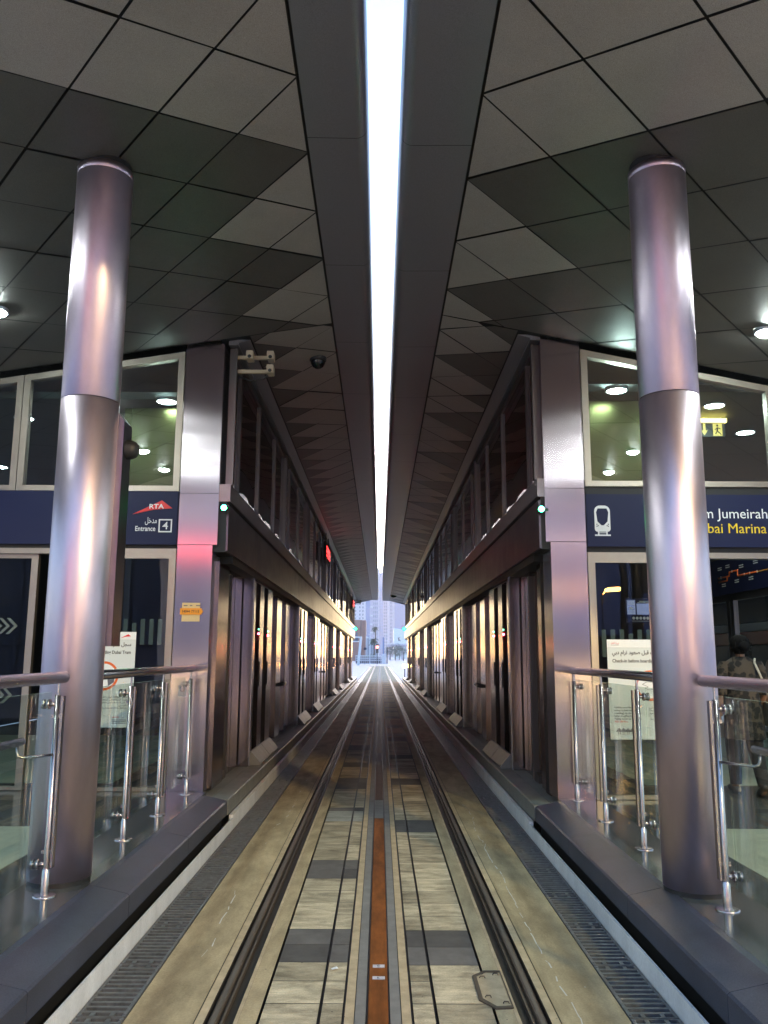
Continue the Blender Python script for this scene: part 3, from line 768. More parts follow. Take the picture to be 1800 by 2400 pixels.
balustrade(1, [1.7,3.2,4.636], .4, 4.80, 'glass balustrade with lower handrail ending at the right column, cut by the frame', True)

# ------------------------------------------------------------------ posters, plaques
def poster(x0, z1, y, lab):
    W, Hh = .69, .925
    t = thing('notice_poster', lab, 'poster', (x0, y, z1-Hh), 'check-in posters on the entrance doors')
    b = MB(); b.box((x0,y,z1-Hh),(x0+W,y+.004,z1-.078)); b.build('poster_sheet', M['poster'], t)
    b = MB(); b.box((x0,y,z1-.077),(x0+W,y+.004,z1)); b.build('poster_header', M['poster_hd'], t)
    e = .0015; yy = y-e
    text(arabic('سجل دخولك قبل صعود ترام دبي'), x0+.045, yy, z1-.138, .050, M['blackprint'], t, .0010, .60)
    text('Check-in before boarding Dubai Tram', x0+.045, yy, z1-.215, .045, M['blackprint'], t, .0008, .60)
    text(arabic('هيئة الطرق'), x0+.04, yy, z1-.040, .022, M['red'], t, .0, .075)
    text('ROADS & TRANSPORT', x0+.04, yy, z1-.056, .010, M['blackprint'], t, .0, .075)
    b = MB(); b.prism([(x0+.535,z1-.062),(x0+.612,z1-.022),(x0+.64,z1-.044),(x0+.59,z1-.047)], 'y', yy-.001, yy); b.build('wing_logo', M['red'], t)
    cxr, czr, ro, ri = x0+.395, z1-.43, .142, .118
    b = MB()
    n = 40
    for i in range(n):
        a0, a1 = 2*math.pi*i/n, 2*math.pi*(i+1)/n
        b.poly([(cxr+r*math.cos(a), yy, czr+r*math.sin(a)) for r, a in ((ri,a0),(ro,a0),(ro,a1),(ri,a1))])
    b.build('ring', M['orange'], t)
    b = MB(); b.poly([(cxr+ri*math.cos(2*math.pi*i/n), yy, czr+ri*math.sin(2*math.pi*i/n)) for i in range(n)]); b.build('ring_field', M['poster_hd'], t)
    b = MB(); b.poly([(cxr+.03,yy-.001,czr+.02),(cxr+.075,yy-.001,czr+.055),(cxr+.112,yy-.001,czr+.02),(cxr+.10,yy-.001,czr-.06),(cxr+.045,yy-.001,czr-.10),(cxr+.035,yy-.001,czr-.03)]); b.build('sleeve', M['grey_print'], t)
    b = MB()
    hand = [(-.075,.012),(-.03,.035),(.03,.03),(.035,-.03),(-.02,-.04),(-.05,-.022),(-.02,-.012)]
    for i in range(len(hand)):
        p, q = hand[i], hand[(i+1)%len(hand)]
        b.tube([(cxr+p[0],yy-.001,czr+p[1]),(cxr+q[0],yy-.001,czr+q[1])], .0016, 5)
    b.build('hand_outline', M['blackprint'], t)
    lines = ['Validate your Nol Card', 'using ticket readers', '(vending) on the platform', 'before boarding Dubai Tram.', 'Failing to do so carries a']
    for i, l in enumerate(lines): text(l, x0+.045, yy, z1-.640-i*.026, .0235, M['blackprint'], t, .0004, .25 if i in (2,3,4) else .22)
    text('AED 200 fine', x0+.045, yy, z1-.770, .0235, M['red'], t, .0004, .12)
    ar = ['تمرير بطاقة نول على','ماكينة التذاكر في المحطة','أو على الرصيف قبل صعود','ترام دبي','عدم القيام بذلك يعرضك للغرامة']
    for i, l in enumerate(ar): text(arabic(l), x0+.645, yy, z1-.640-i*.026, .0235, M['blackprint'], t, .0003, .27 if i != 3 else .09, align='RIGHT')
    b = MB()
    for i in range(4):
        xx = x0+.07+i*.042; b.prism([(xx-.02,z1-.855),(xx+.012,z1-.818),(xx+.046,z1-.855)], 'y', yy-.0006-i*.0003, yy)
        b.box((xx+.004,yy-.0008,z1-.880),(xx+.009,yy,z1-.856)); b.box((xx+.02,yy-.0008,z1-.880),(xx+.025,yy,z1-.856))
    b.build('mountain_emblem', M['grey_print'], t)
    text('800 90 90', x0+.50, yy, z1-.835, .022, M['red'], t, .0003, .06); text('Call', x0+.58, yy, z1-.835, .02, M['blackprint'], t)
    for i in range(3): 
        b = MB(); b.box((x0+.50,yy-.0006,z1-.856-i*.016),(x0+.64,yy,z1-.850-i*.016)); b.build('small_print', M['grey_print'], t)
poster(2.165, 1.765, 8.022, 'white check-in notice with orange ring on the right entrance door')
poster(-3.115, 1.825, 8.383, 'white check-in notice with orange ring on the left door, mostly behind the column')

t = thing('info_plaque', 'small cream plaque with orange number strip on left steel corner', 'plaque', (-1.885,8.36,1.93))
b = MB(); b.box((-1.975,8.352,1.930),(-1.797,8.3595,2.115)); b.build('plate', M['plaque'], t)
b = MB(); b.prism([(-1.992,1.998),(-1.782,1.998),(-1.766,2.030),(-1.782,2.062),(-1.992,2.062)], 'y', 8.346, 8.3518); b.build('number_strip', M['plaque_or'], t)
text('14044 77115', -1.975, 8.3455, 2.018, .036, M['blackprint'], t, .0006, .168)
for i, w in enumerate((.04,.025,.045)):
    b = MB(); b.box((-1.96+i*.062,8.3505,2.082),(-1.96+i*.062+w,8.3518,2.092)); b.build('emblem', M['grey_print'], t)
t = thing('card_reader', 'small grey plate with a round eye low on left steel corner', 'card reader', (-1.93,8.36,1.23))
b = MB(); b.box((-1.975,8.35,1.20),(-1.895,8.3595,1.31)); b.build('plate', M['galv'], t)
b = MB(); b.lathe([(.026,8.349),(.026,8.345),(.018,8.343),(0,8.343)], (-1.935,0,1.272), 16, axis='y'); b.build('eye', M['steel_pol'], t)

# ------------------------------------------------------------------ lamps, cameras
def downlight(x, y, z, lab, r=.10, grp='round ceiling downlights'):
    t = thing('ceiling_light', lab, 'ceiling light', (x,y,z), grp)
    b = MB(); b.lathe([(r+.02,z+.03),(r+.02,z-.008),(r,z-.010),(r,z-.002)], (x,y,0), 28); b.build('trim_ring', M['galv'], t)
    b = MB(); b.lathe([(r,z-.006),(r*.9,z-.024),(r*.6,z-.038),(0,z-.044)] if y < 7.5 else [(r,z-.004),(0,z-.004)], (x,y,0), 28); b.build('diffuser', M['lamp_c'] if y < 7.5 else M['lamp_w'], t)
for sg, nm in ((-1,'left'),(1,'right')):
    for yy, w in ((6.95,'at the picture edge beside the column'),(5.9,'of the second canopy row'),(4.85,'of the third canopy row'),(3.6,'of the front canopy row')):
        xx = 3.40 if yy > 6 else 3.5
        downlight(sg*xx, yy, ceil_z(sg, xx)-.006, f'round lit downlight in the {nm} canopy ceiling {w}', .085, 'canopy downlights')
for (x, y, lab) in ((2.434,8.25,'glowing downlight behind the right upper window, nearest the steel corner'),(3.646,8.755,'glowing downlight behind the right upper window, just right of the column'),
                    (4.462,9.852,'glowing downlight behind the right upper window, right of the exit sign'),(5.61,12.9,'glowing downlight lowest behind the right upper window'),
                    (-2.33,8.72,'glowing downlight behind the left upper window beside the steel corner'),(-4.16,9.4,'glowing downlight behind the left window mullion'),(-5.6,11.98,'glowing downlight lowest at the left picture edge behind the window')):
    downlight(x, y, 4.316, lab, .10, 'downlights inside the stations')

t = thing('exit_sign', 'lit yellow exit sign with arrow and running man hanging behind right window', 'exit sign', (3.78,9.2,4.08))
b = MB(); b.box((3.60,9.19,4.255),(3.96,9.25,4.30)); b.build('light_bar', M['sign_y'], t)
b = MB(); b.box((3.60,9.205,4.085),(3.94,9.235,4.25)); b.build('sign_face', M['int_wall'], t)
b = MB(); b.prism([(3.70,4.10),(3.742,4.165),(3.715,4.155),(3.715,4.24),(3.688,4.24),(3.688,4.155),(3.658,4.165)], 'y', 9.200, 9.2045); b.build('arrow', M['sign_dim'], t)
b = MB(); b.box((3.80,9.200,4.095),(3.905,9.2045,4.24)); b.build('pictogram', M['sign_dim'], t)
b = MB(); b.lathe([(.013,9.198),(0,9.198)], (3.85,0,4.215), 10, axis='y')
for p, q, r in (((3.85,4.19),(3.845,4.15),.009),((3.845,4.15),(3.875,4.125),.006),((3.875,4.125),(3.89,4.108),.005),((3.845,4.15),(3.825,4.115),.006),((3.85,4.19),(3.82,4.165),.005),((3.85,4.19),(3.885,4.175),.005)):
    b.tube([(p[0],9.198,p[1]),(q[0],9.198,q[1])], r, 6)
b.build('running_figure', M['black'], t)
for xx in (3.66, 3.90):
    b = MB(); b.tube([(xx,9.22,4.295),(xx,9.22,4.32)], .004, 6); b.build('hanger', M['galv'], t)

def signal_lamp(x, y, z, lab, r=.028, face=-1):
    t = thing('signal_lamp', lab, 'signal lamp', (x,y,z), 'small green signal lamps on the lintel ends')
    b = MB(); b.lathe([(0,y+.10),(r*1.35,y+.10),(r*1.35,y),(r*1.05,y-.012)], (x,0,z), 16, axis='y'); b.box((x-.012,y+.02,z-.012),(x+.012+(-.06 if x<0 else .06),y+.05,z+.012)); b.build('housing', M['rubber'], t)
    b = MB(); b.lathe([(r,y-.010),(r*.8,y-.022),(0,y-.03)], (x,0,z), 16, axis='y'); b.build('lens', M['lamp_green'] if y < 20 else M['lamp_green_far'], t)
signal_lamp(-1.572, 8.24, 3.06, 'green signal lamp on the lintel end at left steel corner')
signal_lamp(1.548, 7.88, 3.0, 'green signal lamp on the lintel end at right steel corner')
for sg in (-1, 1):
    signal_lamp(sg*1.42, 48.6, 3.12, 'green signal lamp with black hood at far left tunnel end' if sg<0 else 'green signal lamp with black hood at far right tunnel end', .09)

def bracket(x0, y, z, lab, mirror=1):
    t = thing('sensor_bracket', lab, 'sensor bracket', (x0,y,z), 'sensor brackets under the canopy')
    for zz in (z, z-.155):
        b = MB(); b.box((x0,y-.02,zz-.018),(x0+.40,y+.02,zz+.018)); b.build('arm', M['beige'], t)
    for dx, zz in ((.155,z+.005),(.375,z+.0),(.375,z-.15)):
        b = MB(); b.prism(rrect(x0+dx-.036, x0+dx+.036, zz-.045, zz+.045, .008, .008, 3), 'y', y-.10, y+.03); b.build('sensor', M['beige'], t)
        b = MB(); b.lathe([(.02,y-.1005),(.017,y-.104),(0,y-.104)], (x0+dx,0,zz-.02), 12, axis='y'); b.build('lens', M['rubber'], t)
    b = MB(); b.tube([(x0+.02,y+.03,z-.20),(x0+.15,y+.04,z-.24),(x0+.30,y+.03,z-.22),(x0+.36,y,z-.18)], .007, 6); b.tube([(x0+.30,y+.03,z+.02),(x0+.38,y+.05,z-.08),(x0+.39,y+.03,z-.2)], .006, 6); b.build('cable', M['rubber'], t)
bracket(-1.55, 8.5, 4.735, 'beige sensor bracket with three boxes at top of left steel corner')
bracket(-1.55, 50.3, 4.85, 'dark sensor bracket near the far left end of the tunnel')
def dome(x, y, z, lab, r=.085):
    t = thing('dome_camera', lab, 'camera', (x,y,z), 'dome cameras under the canopy')
    b = MB(); b.lathe([(r*1.15,z+.01),(r*1.15,z-.03),(r,z-.035)], (x,y,0), 20); b.build('mount', M['rubber'], t)
    b = MB(); b.lathe([(r,z-.035),(r*.95,z-.065),(r*.72,z-.10),(r*.38,z-.12),(0,z-.126)], (x,y,0), 20); b.build('dome', M['dome'], t)
M['dome'] = mat('smoked_dome', (.008,.008,.01), .15)
dome(-.736, 9.25, 5.01, 'black dome camera under the left canopy near the camera')
dome(.777, 47.5, 4.97, 'black dome camera under the right canopy near the far end', .17)

# warm floodlight at the far right exit
t = thing('floodlight', 'glowing warm floodlight low at the far right tunnel exit', 'floodlight', (1.50,52.2,0))
b = MB(); b.tube([(1.55,52.3,.27),(1.55,52.3,.86)], .03, 8); b.box((1.42,52.24,.84),(1.60,52.34,1.08)); b.build('lamp_body', M['rubber'], t)
b = MB(); b.box((1.435,52.225,.855),(1.585,52.239,1.065)); b.build('lamp_glass', M['lamp_warm'], t)

# ------------------------------------------------------------------ right station hall: map wall, screen, bus
t = thing('route_map', 'navy tram route map header with red line inside right hall', 'map sign', (4.5,9.4,2.4))
b = MB(); b.box((4.45,8.3,2.40),(4.55,13.0,2.86)); b.build('map_panel', M['navy'], t)
def mp(yy, zz): return (4.447, yy, zz)
b = MB()
for pts in ([(10.9,2.62),(10.55,2.62),(10.55,2.67),(10.3,2.67),(10.3,2.60),(9.75,2.60)],[(10.9,2.57),(10.62,2.57),(10.62,2.62)]):
    b.tube([mp(*p) for p in pts], .011, 6)
b.build('route_line', M['orange'], t)
b = MB(); b.tube([mp(9.75,2.60),mp(9.4,2.60)], .005, 6); b.build('route_extension', M['plaque_or'], t)
for yy, zz in ((10.85,2.72),(10.6,2.73),(10.2,2.69),(9.8,2.70),(10.75,2.50),(10.35,2.52),(9.95,2.52)):
    b = MB()
    for k in range(2): b.box((4.4465,yy-.06,zz+k*.026),(4.4492,yy+.06,zz+k*.026+.012))
    b.build('station_name', M['white'], t)
for yy in (10.8,10.45,10.1,9.95,9.75):
    b = MB(); b.lathe([(.018,4.438),(0,4.438)], (0,yy,2.62 if yy > 10.5 else 2.67 if yy > 10.3 else 2.60), 10, axis='x'); b.build('station_dot', M['white'], t)
t = thing('glass_screen', 'dark framed glass screen doors under the route map', 'glass screen', (4.5,9.4,.3))
b = MB()
for yy in (8.35,9.35,9.47,10.55,10.67,11.75,12.9): b.box((4.47,yy,.30),(4.53,yy+.09,2.395))
b.box((4.47,8.44,2.31),(4.53,12.9,2.395)); b.build('frame', M['dark_frame'], t)
b = MB(); b.poly([(4.5,8.4,.31),(4.5,12.9,.31),(4.5,12.9,2.31),(4.5,8.4,2.31)]); b.build('pane', M['glass'], t)
t = thing('info_display', 'navy information panel with a row of white icons behind right door', 'display', (2.98,9.5,1.98))
b = MB(); b.box((2.79,9.5,1.985),(3.19,9.54,2.26)); b.build('panel', M['navy'], t)
b = MB(); b.box((2.81,9.497,2.075),(2.905,9.4995,2.24)); b.box((2.92,9.497,2.075),(3.17,9.4995,2.20)); b.build('screen', mat('dim_display', (.10,.12,.22), .3, emit=((.35,.4,.7), .12)), t)
b = MB()
for i in range(7): b.lathe([(.0165,9.495),(0,9.495)], (2.88+i*.040,0,2.035), 12, axis='y')
b.box((2.95,9.495,2.222),(3.16,9.497,2.229)); b.box((2.93,9.495,2.208),(3.16,9.497,2.214)); b.box((2.86,9.495,2.0),(3.10,9.497,2.004))
for i in range(4): b.box((2.82,9.495,2.225-i*.012),(2.895,9.4965,2.229-i*.012)); b.box((2.82,9.495,2.12-i*.012),(2.895,9.4965,2.124-i*.012)); b.box((3.06,9.495,2.155-i*.02),(3.075,9.4965,2.16-i*.02)); b.box((3.12,9.495,2.155-i*.02),(3.135,9.4965,2.16-i*.02))
b.prism([(2.83,2.135),(2.845,2.165),(2.87,2.15),(2.885,2.135)], 'y', 9.495, 9.4968); b.build('icons', M['white'], t)
for xx in (2.85,3.13):
    b = MB(); b.tube([(xx,9.52,2.26),(xx,9.52,4.32)], .008, 6); b.build('hanger', M['int_wall'], t)

t = thing('city_bus', 'orange and white double deck bus standing outside the glass screen', 'bus', (8.6,16,0))
M['bus_or'] = mat('orange_bus_paint', (.62,.12,.03), .3, coat=.5); M['bus_gl'] = mat('bus_glass', (.03,.05,.06), .08)
for nm, z0, z1, mm in (('lower_body',.35,1.2,M['beige']),('lower_windows',1.205,1.85,M['bus_gl']),('orange_body',1.855,2.12,M['bus_or']),('white_band',2.125,2.29,M['white']),('upper_windows',2.295,3.5,M['bus_gl']),('roof',3.505,3.8,M['bus_or'])):
    b = MB(); b.prism(rrect(7.6,10.0,z0,z1,.02,.02,3), 'y', 12.2, 23); b.build(nm, mm, t)
for yy in (14.0, 20.6):
    for xx in (7.62, 9.72):
        b = MB(); b.lathe([(0,xx),(.28,xx),(.46,xx+.02),(.46,xx+.24),(.28,xx+.26),(0,xx+.26)], (0,yy,.46), 24, axis='x'); b.build('wheel', M['rubber'], t)
for xx in (7.85, 9.5):
    b = MB(); b.box((xx,12.17,.8),(xx+.3,12.199,.98)); b.build('headlight', M['sign_y'], t)

# ------------------------------------------------------------------ people
def skin_body(name, joints, edges, m, parent, sub=2):
    """joints: list of (x,y,z,rx,ry); edges: index pairs; one continuous skinned surface"""
    me = D.meshes.new(name); me.from_pydata([j[:3] for j in joints], edges, [])
    o = D.objects.new(name, me); COL.objects.link(o)
    md = o.modifiers.new('skin', 'SKIN'); md.use_smooth_shade = True; md.branch_smoothing = .6
    if not me.skin_vertices: 
        bm = bmesh.new(); bm.from_mesh(me); bm.verts.layers.skin.verify(); bm.to_mesh(me); bm.free()
    for i, sv in enumerate(me.skin_vertices[0].data):
        sv.radius = joints[i][3:5]; sv.use_root = (i == 0)
    ss = o.modifiers.new('sub', 'SUBSURF'); ss.levels = sub; ss.render_levels = sub
    dg = bpy.context.evaluated_depsgraph_get()
    m2 = D.meshes.new_from_object(o.evaluated_get(dg)); D.objects.remove(o)
    m2.materials.clear(); m2.materials.append(m)
    for p in m2.polygons: p.use_smooth = True
    r = D.objects.new(name, m2); COL.objects.link(r); r.parent = parent
    return r
def loft(rings, name, m, parent, n=28, fold=0., seed=1, cap=False):
    """rings: (cx, cy, z, rx, ry, tilt-y)"""
    b = MB(); rr = random.Random(seed); ph = [rr.uniform(0,6.28) for _ in range(5)]
    V = []
    for k, (cx_, cy_, z, rx, ry) in enumerate(rings):
        t = k/(len(rings)-1); row = []
        for i in range(n):
            a = 2*math.pi*i/n; w = 1+fold*t*(math.sin(5*a+ph[0])+.6*math.sin(8*a+ph[1]+t*2)+.5*math.sin(3*a+ph[2]))
            row.append((cx_+rx*math.cos(a)*w, cy_+ry*math.sin(a)*w, z))
        V.append(row)
    for k in range(len(V)-1):
        for i in range(n): b.poly([V[k][i],V[k][(i+1)%n],V[k+1][(i+1)%n],V[k+1][i]], 0, True)
    if cap: b.poly(V[0]); b.poly(V[-1])
    o = b.build(name, m, None)
    o.parent = parent; return o

M['skin'] = mat('skin', (.30,.16,.10), .5, noise=(12,.08))
M['hair'] = mat('black_hair', (.006,.005,.005), .8, spec=.12, bump=(60,.6,(1,1,.2)))
M['hair_br'] = mat('brown_hair', (.022,.011,.007), .8, spec=.12, bump=(60,.6,(1,1,.2)))
M['cloth_dk'] = mat('black_trousers', (.010,.010,.012), .8, bump=(9,.5))
M['shirt'] = mat('dark_striped_shirt', (.05,.035,.03), .8, noise=(14,.5), bump=(8,.4))
# leopard print: dark spots on a brown ground
m = mat('leopard_print', (.16,.115,.075), .85, bump=(9,.5)); nt = m.node_tree; N = nt.nodes; L = nt.links
tc = N.new('ShaderNodeTexCoord'); vo = N.new('ShaderNodeTexVoronoi'); vo.inputs['Scale'].default_value = 17; vo.inputs['Randomness'].default_value = .75
nz = N.new('ShaderNodeTexNoise'); nz.inputs['Scale'].default_value = 18
mx = N.new('ShaderNodeMixRGB'); mx.inputs['Fac'].default_value = .06
L.new(tc.outputs['Object'], mx.inputs['Color1']); L.new(nz.outputs['Color'], mx.inputs['Color2']); L.new(tc.outputs['Object'], nz.inputs['Vector'])
L.new(mx.outputs['Color'], vo.inputs['Vector'])
cr = N.new('ShaderNodeValToRGB'); e = cr.color_ramp.elements
e[0].position = .44; e[0].color = (.007,.006,.006,1); e[1].position = .56; e[1].color = (.06,.046,.034,1)
L.new(vo.outputs['Distance'], cr.inputs['Fac']); L.new(cr.outputs['Color'], N['Principled BSDF'].inputs['Base Color'])
M['leopard'] = m

def person(loc, rz, H, lab, top, hair, leopard):
    t = thing('person', lab, 'person', loc, 'people walking into the right station hall'); t.rotation_euler = (0,0,rz); s = H/1.60
    S = lambda L_: [tuple(v*s for v in q) for q in L_]
    # faces +Y; left leg forward, right heel lifting
    J = [(0,0,.90,.135,.10),(0,.0,1.05,.12,.09),(0,.01,1.20,.145,.095),(0,.005,1.31,.15,.085),(0,.0,1.37,.055,.055),(0,.012,1.425,.048,.05),(0,.025,1.49,.072,.088),(0,.03,1.55,.07,.085),(0,.03,1.585,.04,.05),
         (-.085,.04,.85,.085,.09),(-.09,.13,.48,.058,.06),(-.09,.12,.12,.036,.04),(-.09,.14,.045,.034,.035),(-.09,.25,.03,.032,.022),
         (.085,-.02,.85,.085,.09),(.085,.0,.47,.058,.06),(.08,-.20,.15,.036,.04),(.08,-.22,.075,.034,.035),(.08,-.13,.025,.032,.022),
         (-.19,.0,1.30,.05,.05),(-.235,-.03,1.06,.042,.042),(-.225,.05,.84,.03,.033),(-.22,.075,.77,.018,.036),
         (.19,.0,1.30,.05,.05),(.235,.0,1.06,.042,.042),(.21,.12,.90,.03,.033),(.20,.17,.85,.018,.036)]
    E = [(0,1),(1,2),(2,3),(3,4),(4,5),(5,6),(6,7),(7,8),(0,9),(9,10),(10,11),(11,12),(12,13),(0,14),(14,15),(15,16),(16,17),(17,18),(3,19),(19,20),(20,21),(21,22),(3,23),(23,24),(24,25),(25,26)]
    body = skin_body('body', S(J), E, M['skin'], t)
    for hand, side in (((-.22,.085,.755),-1),((.20,.185,.835),1)):
        hm = [(hand[0],hand[1]-.01,hand[2]+.02,.014,.030)]; he = []
        for k, (dx, l) in enumerate(((-.026,.055),(-.009,.066),(.009,.062),(.026,.048))):
            i = len(hm); hm.append((hand[0]+dx*.4,hand[1]+dx,hand[2]-.01,.008,.008)); hm.append((hand[0]+dx*.3,hand[1]+dx+.008,hand[2]-.01-l*.6,.0075,.0075)); hm.append((hand[0]-side*.012,hand[1]+dx+.014,hand[2]-.01-l,.006,.006)); he += [(0,i),(i,i+1),(i+1,i+2)]
        i = len(hm); hm.append((hand[0]-side*.012,hand[1]+.034,hand[2]+.012,.009,.009)); hm.append((hand[0]-side*.022,hand[1]+.048,hand[2]-.022,.007,.007)); he += [(0,i),(i,i+1)]
        skin_body('hand', S(hm), he, M['skin'], body, 1)
    # face features (turned away from the camera, still modelled)
    for side in (-1,1):
        b = MB(); b.lathe([(0,-.012),(.012,-.008),(.016,0),(.012,.008),(0,.012)], (side*.079*s,.02*s,1.49*s), 10, axis='x'); o = b.build('ear', M['skin'], None); o.parent = body
    b = MB(); b.prism([(.108*s,1.47*s),(.135*s,1.475*s),(.108*s,1.515*s)], 'x', -.010*s, .010*s); o = b.build('nose', M['skin'], None); o.parent = body
    # trousers: two tapering legs
    for nm, pts in (('l',[(-.085,.03,.90,.105),(-.09,.09,.66,.092),(-.09,.13,.47,.080),(-.09,.125,.28,.066),(-.09,.125,.09,.055)]),('r',[(.085,-.01,.90,.105),(.085,.0,.66,.092),(.085,-.01,.47,.080),(.08,-.12,.28,.066),(.08,-.20,.11,.055)])):
        loft([(x*s,y*s,z*s,r*s,r*s*1.05) for x,y,z,r in pts], 'trouser_leg', M['cloth_dk'], t, 20, .035, 4)
    for x, y, z, p in ((-.09,.19,.035,0),(.08,-.165,.06,-.55)):
        b = MB(); b.lathe([(0,-.12),(.032,-.115),(.045,-.06),(.045,.05),(.038,.10),(0,.125)], (0,0,0), 14, axis='y'); 
        b.v = [(vx_, vy_, max(vz_*.8,-.03)) for vx_, vy_, vz_ in b.v]
        o = b.build('shoe', M['rubber'], None); o.parent = t; o.location = (x*s,y*s,z*s); o.rotation_euler = (p,0,0)
    # loose tunic and sleeves
    bot = .56 if leopard else .86
    loft([(0,0,1.395*s,.07*s,.062*s),(0,.0,1.365*s,.12*s,.085*s),(0,.0,1.325*s,.178*s,.108*s),(0,.0,1.24*s,.180*s,.125*s),(0,.0,1.05*s,.158*s,.122*s),(0,0,.90*s,.182*s,.15*s),(0,.0,.74*s,.196*s,.165*s),(0,.0,bot*s,.205*s,.175*s)], 'tunic', top, t, 36, .030, 2)
    for side, pts in ((-1,[(-.155,.0,1.345,.055),(-.195,-.01,1.25,.066),(-.222,-.025,1.10,.060),(-.228,-.02,1.0,.062)]),(1,[(.155,.0,1.345,.055),(.195,.0,1.25,.066),(.222,.0,1.10,.060),(.225,.04,1.0,.062)])):
        loft([(x*s,y*s,z*s,r*s,r*s*1.05) for x,y,z,r in pts], 'sleeve', top, t, 18, .03, 5)
    # hair with a loose bun and stray ends
    b = MB()
    b.lathe([(0,1.415),(.055,1.425),(.085,1.46),(.098,1.51),(.095,1.56),(.07,1.605),(.03,1.622),(0,1.625)], (0,0,0), 20)
    rr = random.Random(5); b.v = [((x)*s*1.0, (y*1.02-.004)*s, z*s) for x,y,z in b.v]
    if leopard:
        n0 = len(b.v); b.lathe([(0,-.055),(.04,-.04),(.058,0),(.04,.04),(0,.055)], (.015*s,-.085*s,1.50*s), 14)
        for k in range(26):
            a = rr.uniform(0,6.28); x0, y0, z0 = .085*math.cos(a)*s, (-.01+.08*math.sin(a))*s, rr.uniform(1.44,1.60)*s
            b.tube([(x0,y0,z0),(x0*1.22+rr.uniform(-.01,.01),y0*1.2-.01,z0-rr.uniform(.0,.05)),(x0*1.35,y0*1.3-.015,z0-rr.uniform(.03,.10))], [.004,.003,.001], 4)
    o = b.build('hair', hair, None); o.parent = t
    if leopard:
        b = MB(); b.tube([(.10*s,-.115*s,1.335*s),(.135*s,-.03*s,1.372*s),(.14*s,.06*s,1.33*s),(.16*s,.13*s,1.15*s),(.22*s,.10*s,.92*s)], .010, 6); b.tube([(.10*s,-.115*s,1.335*s),(.16*s,-.15*s,1.15*s),(.225*s,-.12*s,.95*s)], .011, 6)
        o = b.build('bag_strap', M['strap'], None); o.parent = t
        b = MB(); b.prism(rrect(-.13*s,.13*s,.68*s,.92*s,.03,.05,4), 'x', .235*s, .32*s); o = b.build('shoulder_bag', M['strap'], None); o.parent = t
    return t
M['strap'] = mat('pale_woven_strap', (.42,.38,.32), .7, bump=(40,.5))
person((3.56,8.32,.302), -.10, 1.50, 'person in leopard print tunic and black trousers walking away, dark hair tied up', M['leopard'], M['hair'], True)
person((4.22,8.75,.302), .12, 1.52, 'person with brown hair in a dark patterned top at the right picture edge', M['shirt'], M['hair_br'], False)

# ------------------------------------------------------------------ the street beyond the tunnel
def fx(px, d): return (px-890)/1950*d
def fz(py, d): return 1.606+(1536-py)/1950*d
M['tw_blue'] = mat('blue_tower_glass', (.16,.24,.48), .35, spec=.5)
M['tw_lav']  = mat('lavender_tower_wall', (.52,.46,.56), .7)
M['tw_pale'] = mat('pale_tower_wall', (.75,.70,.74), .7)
M['tw_win']  = mat('tower_window', (.10,.12,.19), .3)
M['tw_bal']  = mat('balcony_white', (.75,.73,.75), .6)
M['brick']   = mat('red_brown_cladding', (.36,.17,.13), .7, noise=(.8,.12))
M['white_st']= mat('white_painted_steel', (.70,.69,.72), .4)
def tower(px0, px1, pyt, d, wall, lab, cols, storey=3.3, balc=None, depth=24, strip=None, base=1.0):
    x0, x1, zt = fx(px0,d), fx(px1,d), fz(pyt,d)
    t = thing('apartment_tower', lab, 'tower', ((x0+x1)/2,d,0), 'far towers at the end of the street')
    b = MB(); b.box((x0,d,-.05),(x1,d+depth,zt)); b.build('wall', wall, t)
    for c0, c1 in cols:
        w = MB(); z = 4.; xa, xb = x0+(x1-x0)*c0, x0+(x1-x0)*c1
        while z < zt-3:
            w.poly([(xa,d-.06,z),(xb,d-.06,z),(xb,d-.06,z+storey*.55),(xa,d-.06,z+storey*.55)], 0)
            w.poly([(xa,d-.06,z+storey*.55),(xb,d-.06,z+storey*.55),(xb,d-.06,z+storey),(xa,d-.06,z+storey)], 1); z += storey
        w.build('window_column', [M['tw_win'], wall], t)
    if strip:
        for c0, c1, mm in strip:
            q = MB(); q.box((x0+(x1-x0)*c0,d-.4,0),(x0+(x1-x0)*c1,d-.13,zt-2)); q.build('facade_strip', mm, t)
    if balc:
        z = 5.
        while z < zt-4:
            q = MB(); q.box((x0+(x1-x0)*balc[0],d-1.9,z),(x0+(x1-x0)*balc[1],d-.42,z+1.15)); q.build('balcony', M['tw_bal'], t); z += storey*2
    return t
tower(826, 858, 950, 760, M['tw_pale'], 'white tower with small dark windows at far left above the red brown block', [(.15,.25),(.5,.58),(.72,.80)])
tower(857, 868, 950, 700, M['tw_blue'], 'narrow blue glass tower strip between white tower and balconied tower', [])
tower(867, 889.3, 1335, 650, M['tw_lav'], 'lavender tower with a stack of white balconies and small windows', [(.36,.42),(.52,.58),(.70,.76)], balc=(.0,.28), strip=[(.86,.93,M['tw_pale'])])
tower(888.5, 899, 1345, 980, M['tw_blue'], 'slim stepped blue tower with a mast seen through the sky slit', [(.2,.3),(.6,.7)])
b = MB(); b.box((fx(894,985),986,fz(1345,985)),(fx(897,985),1000,fz(1330,985))); b.box((fx(895.4,985),990,fz(1330,985)),(fx(896.2,985),991,fz(1312,985))); tag(b.build('roof_mast', M['tw_blue']), 'thin mast and cap on the slim blue tower', 'mast')
tower(897.8, 911, 1365, 860, M['tw_lav'], 'lavender tower right of the slim blue tower, with rows of small windows', [(.1,.3),(.45,.65)], strip=[(.76,.90,M['tw_pale'])])
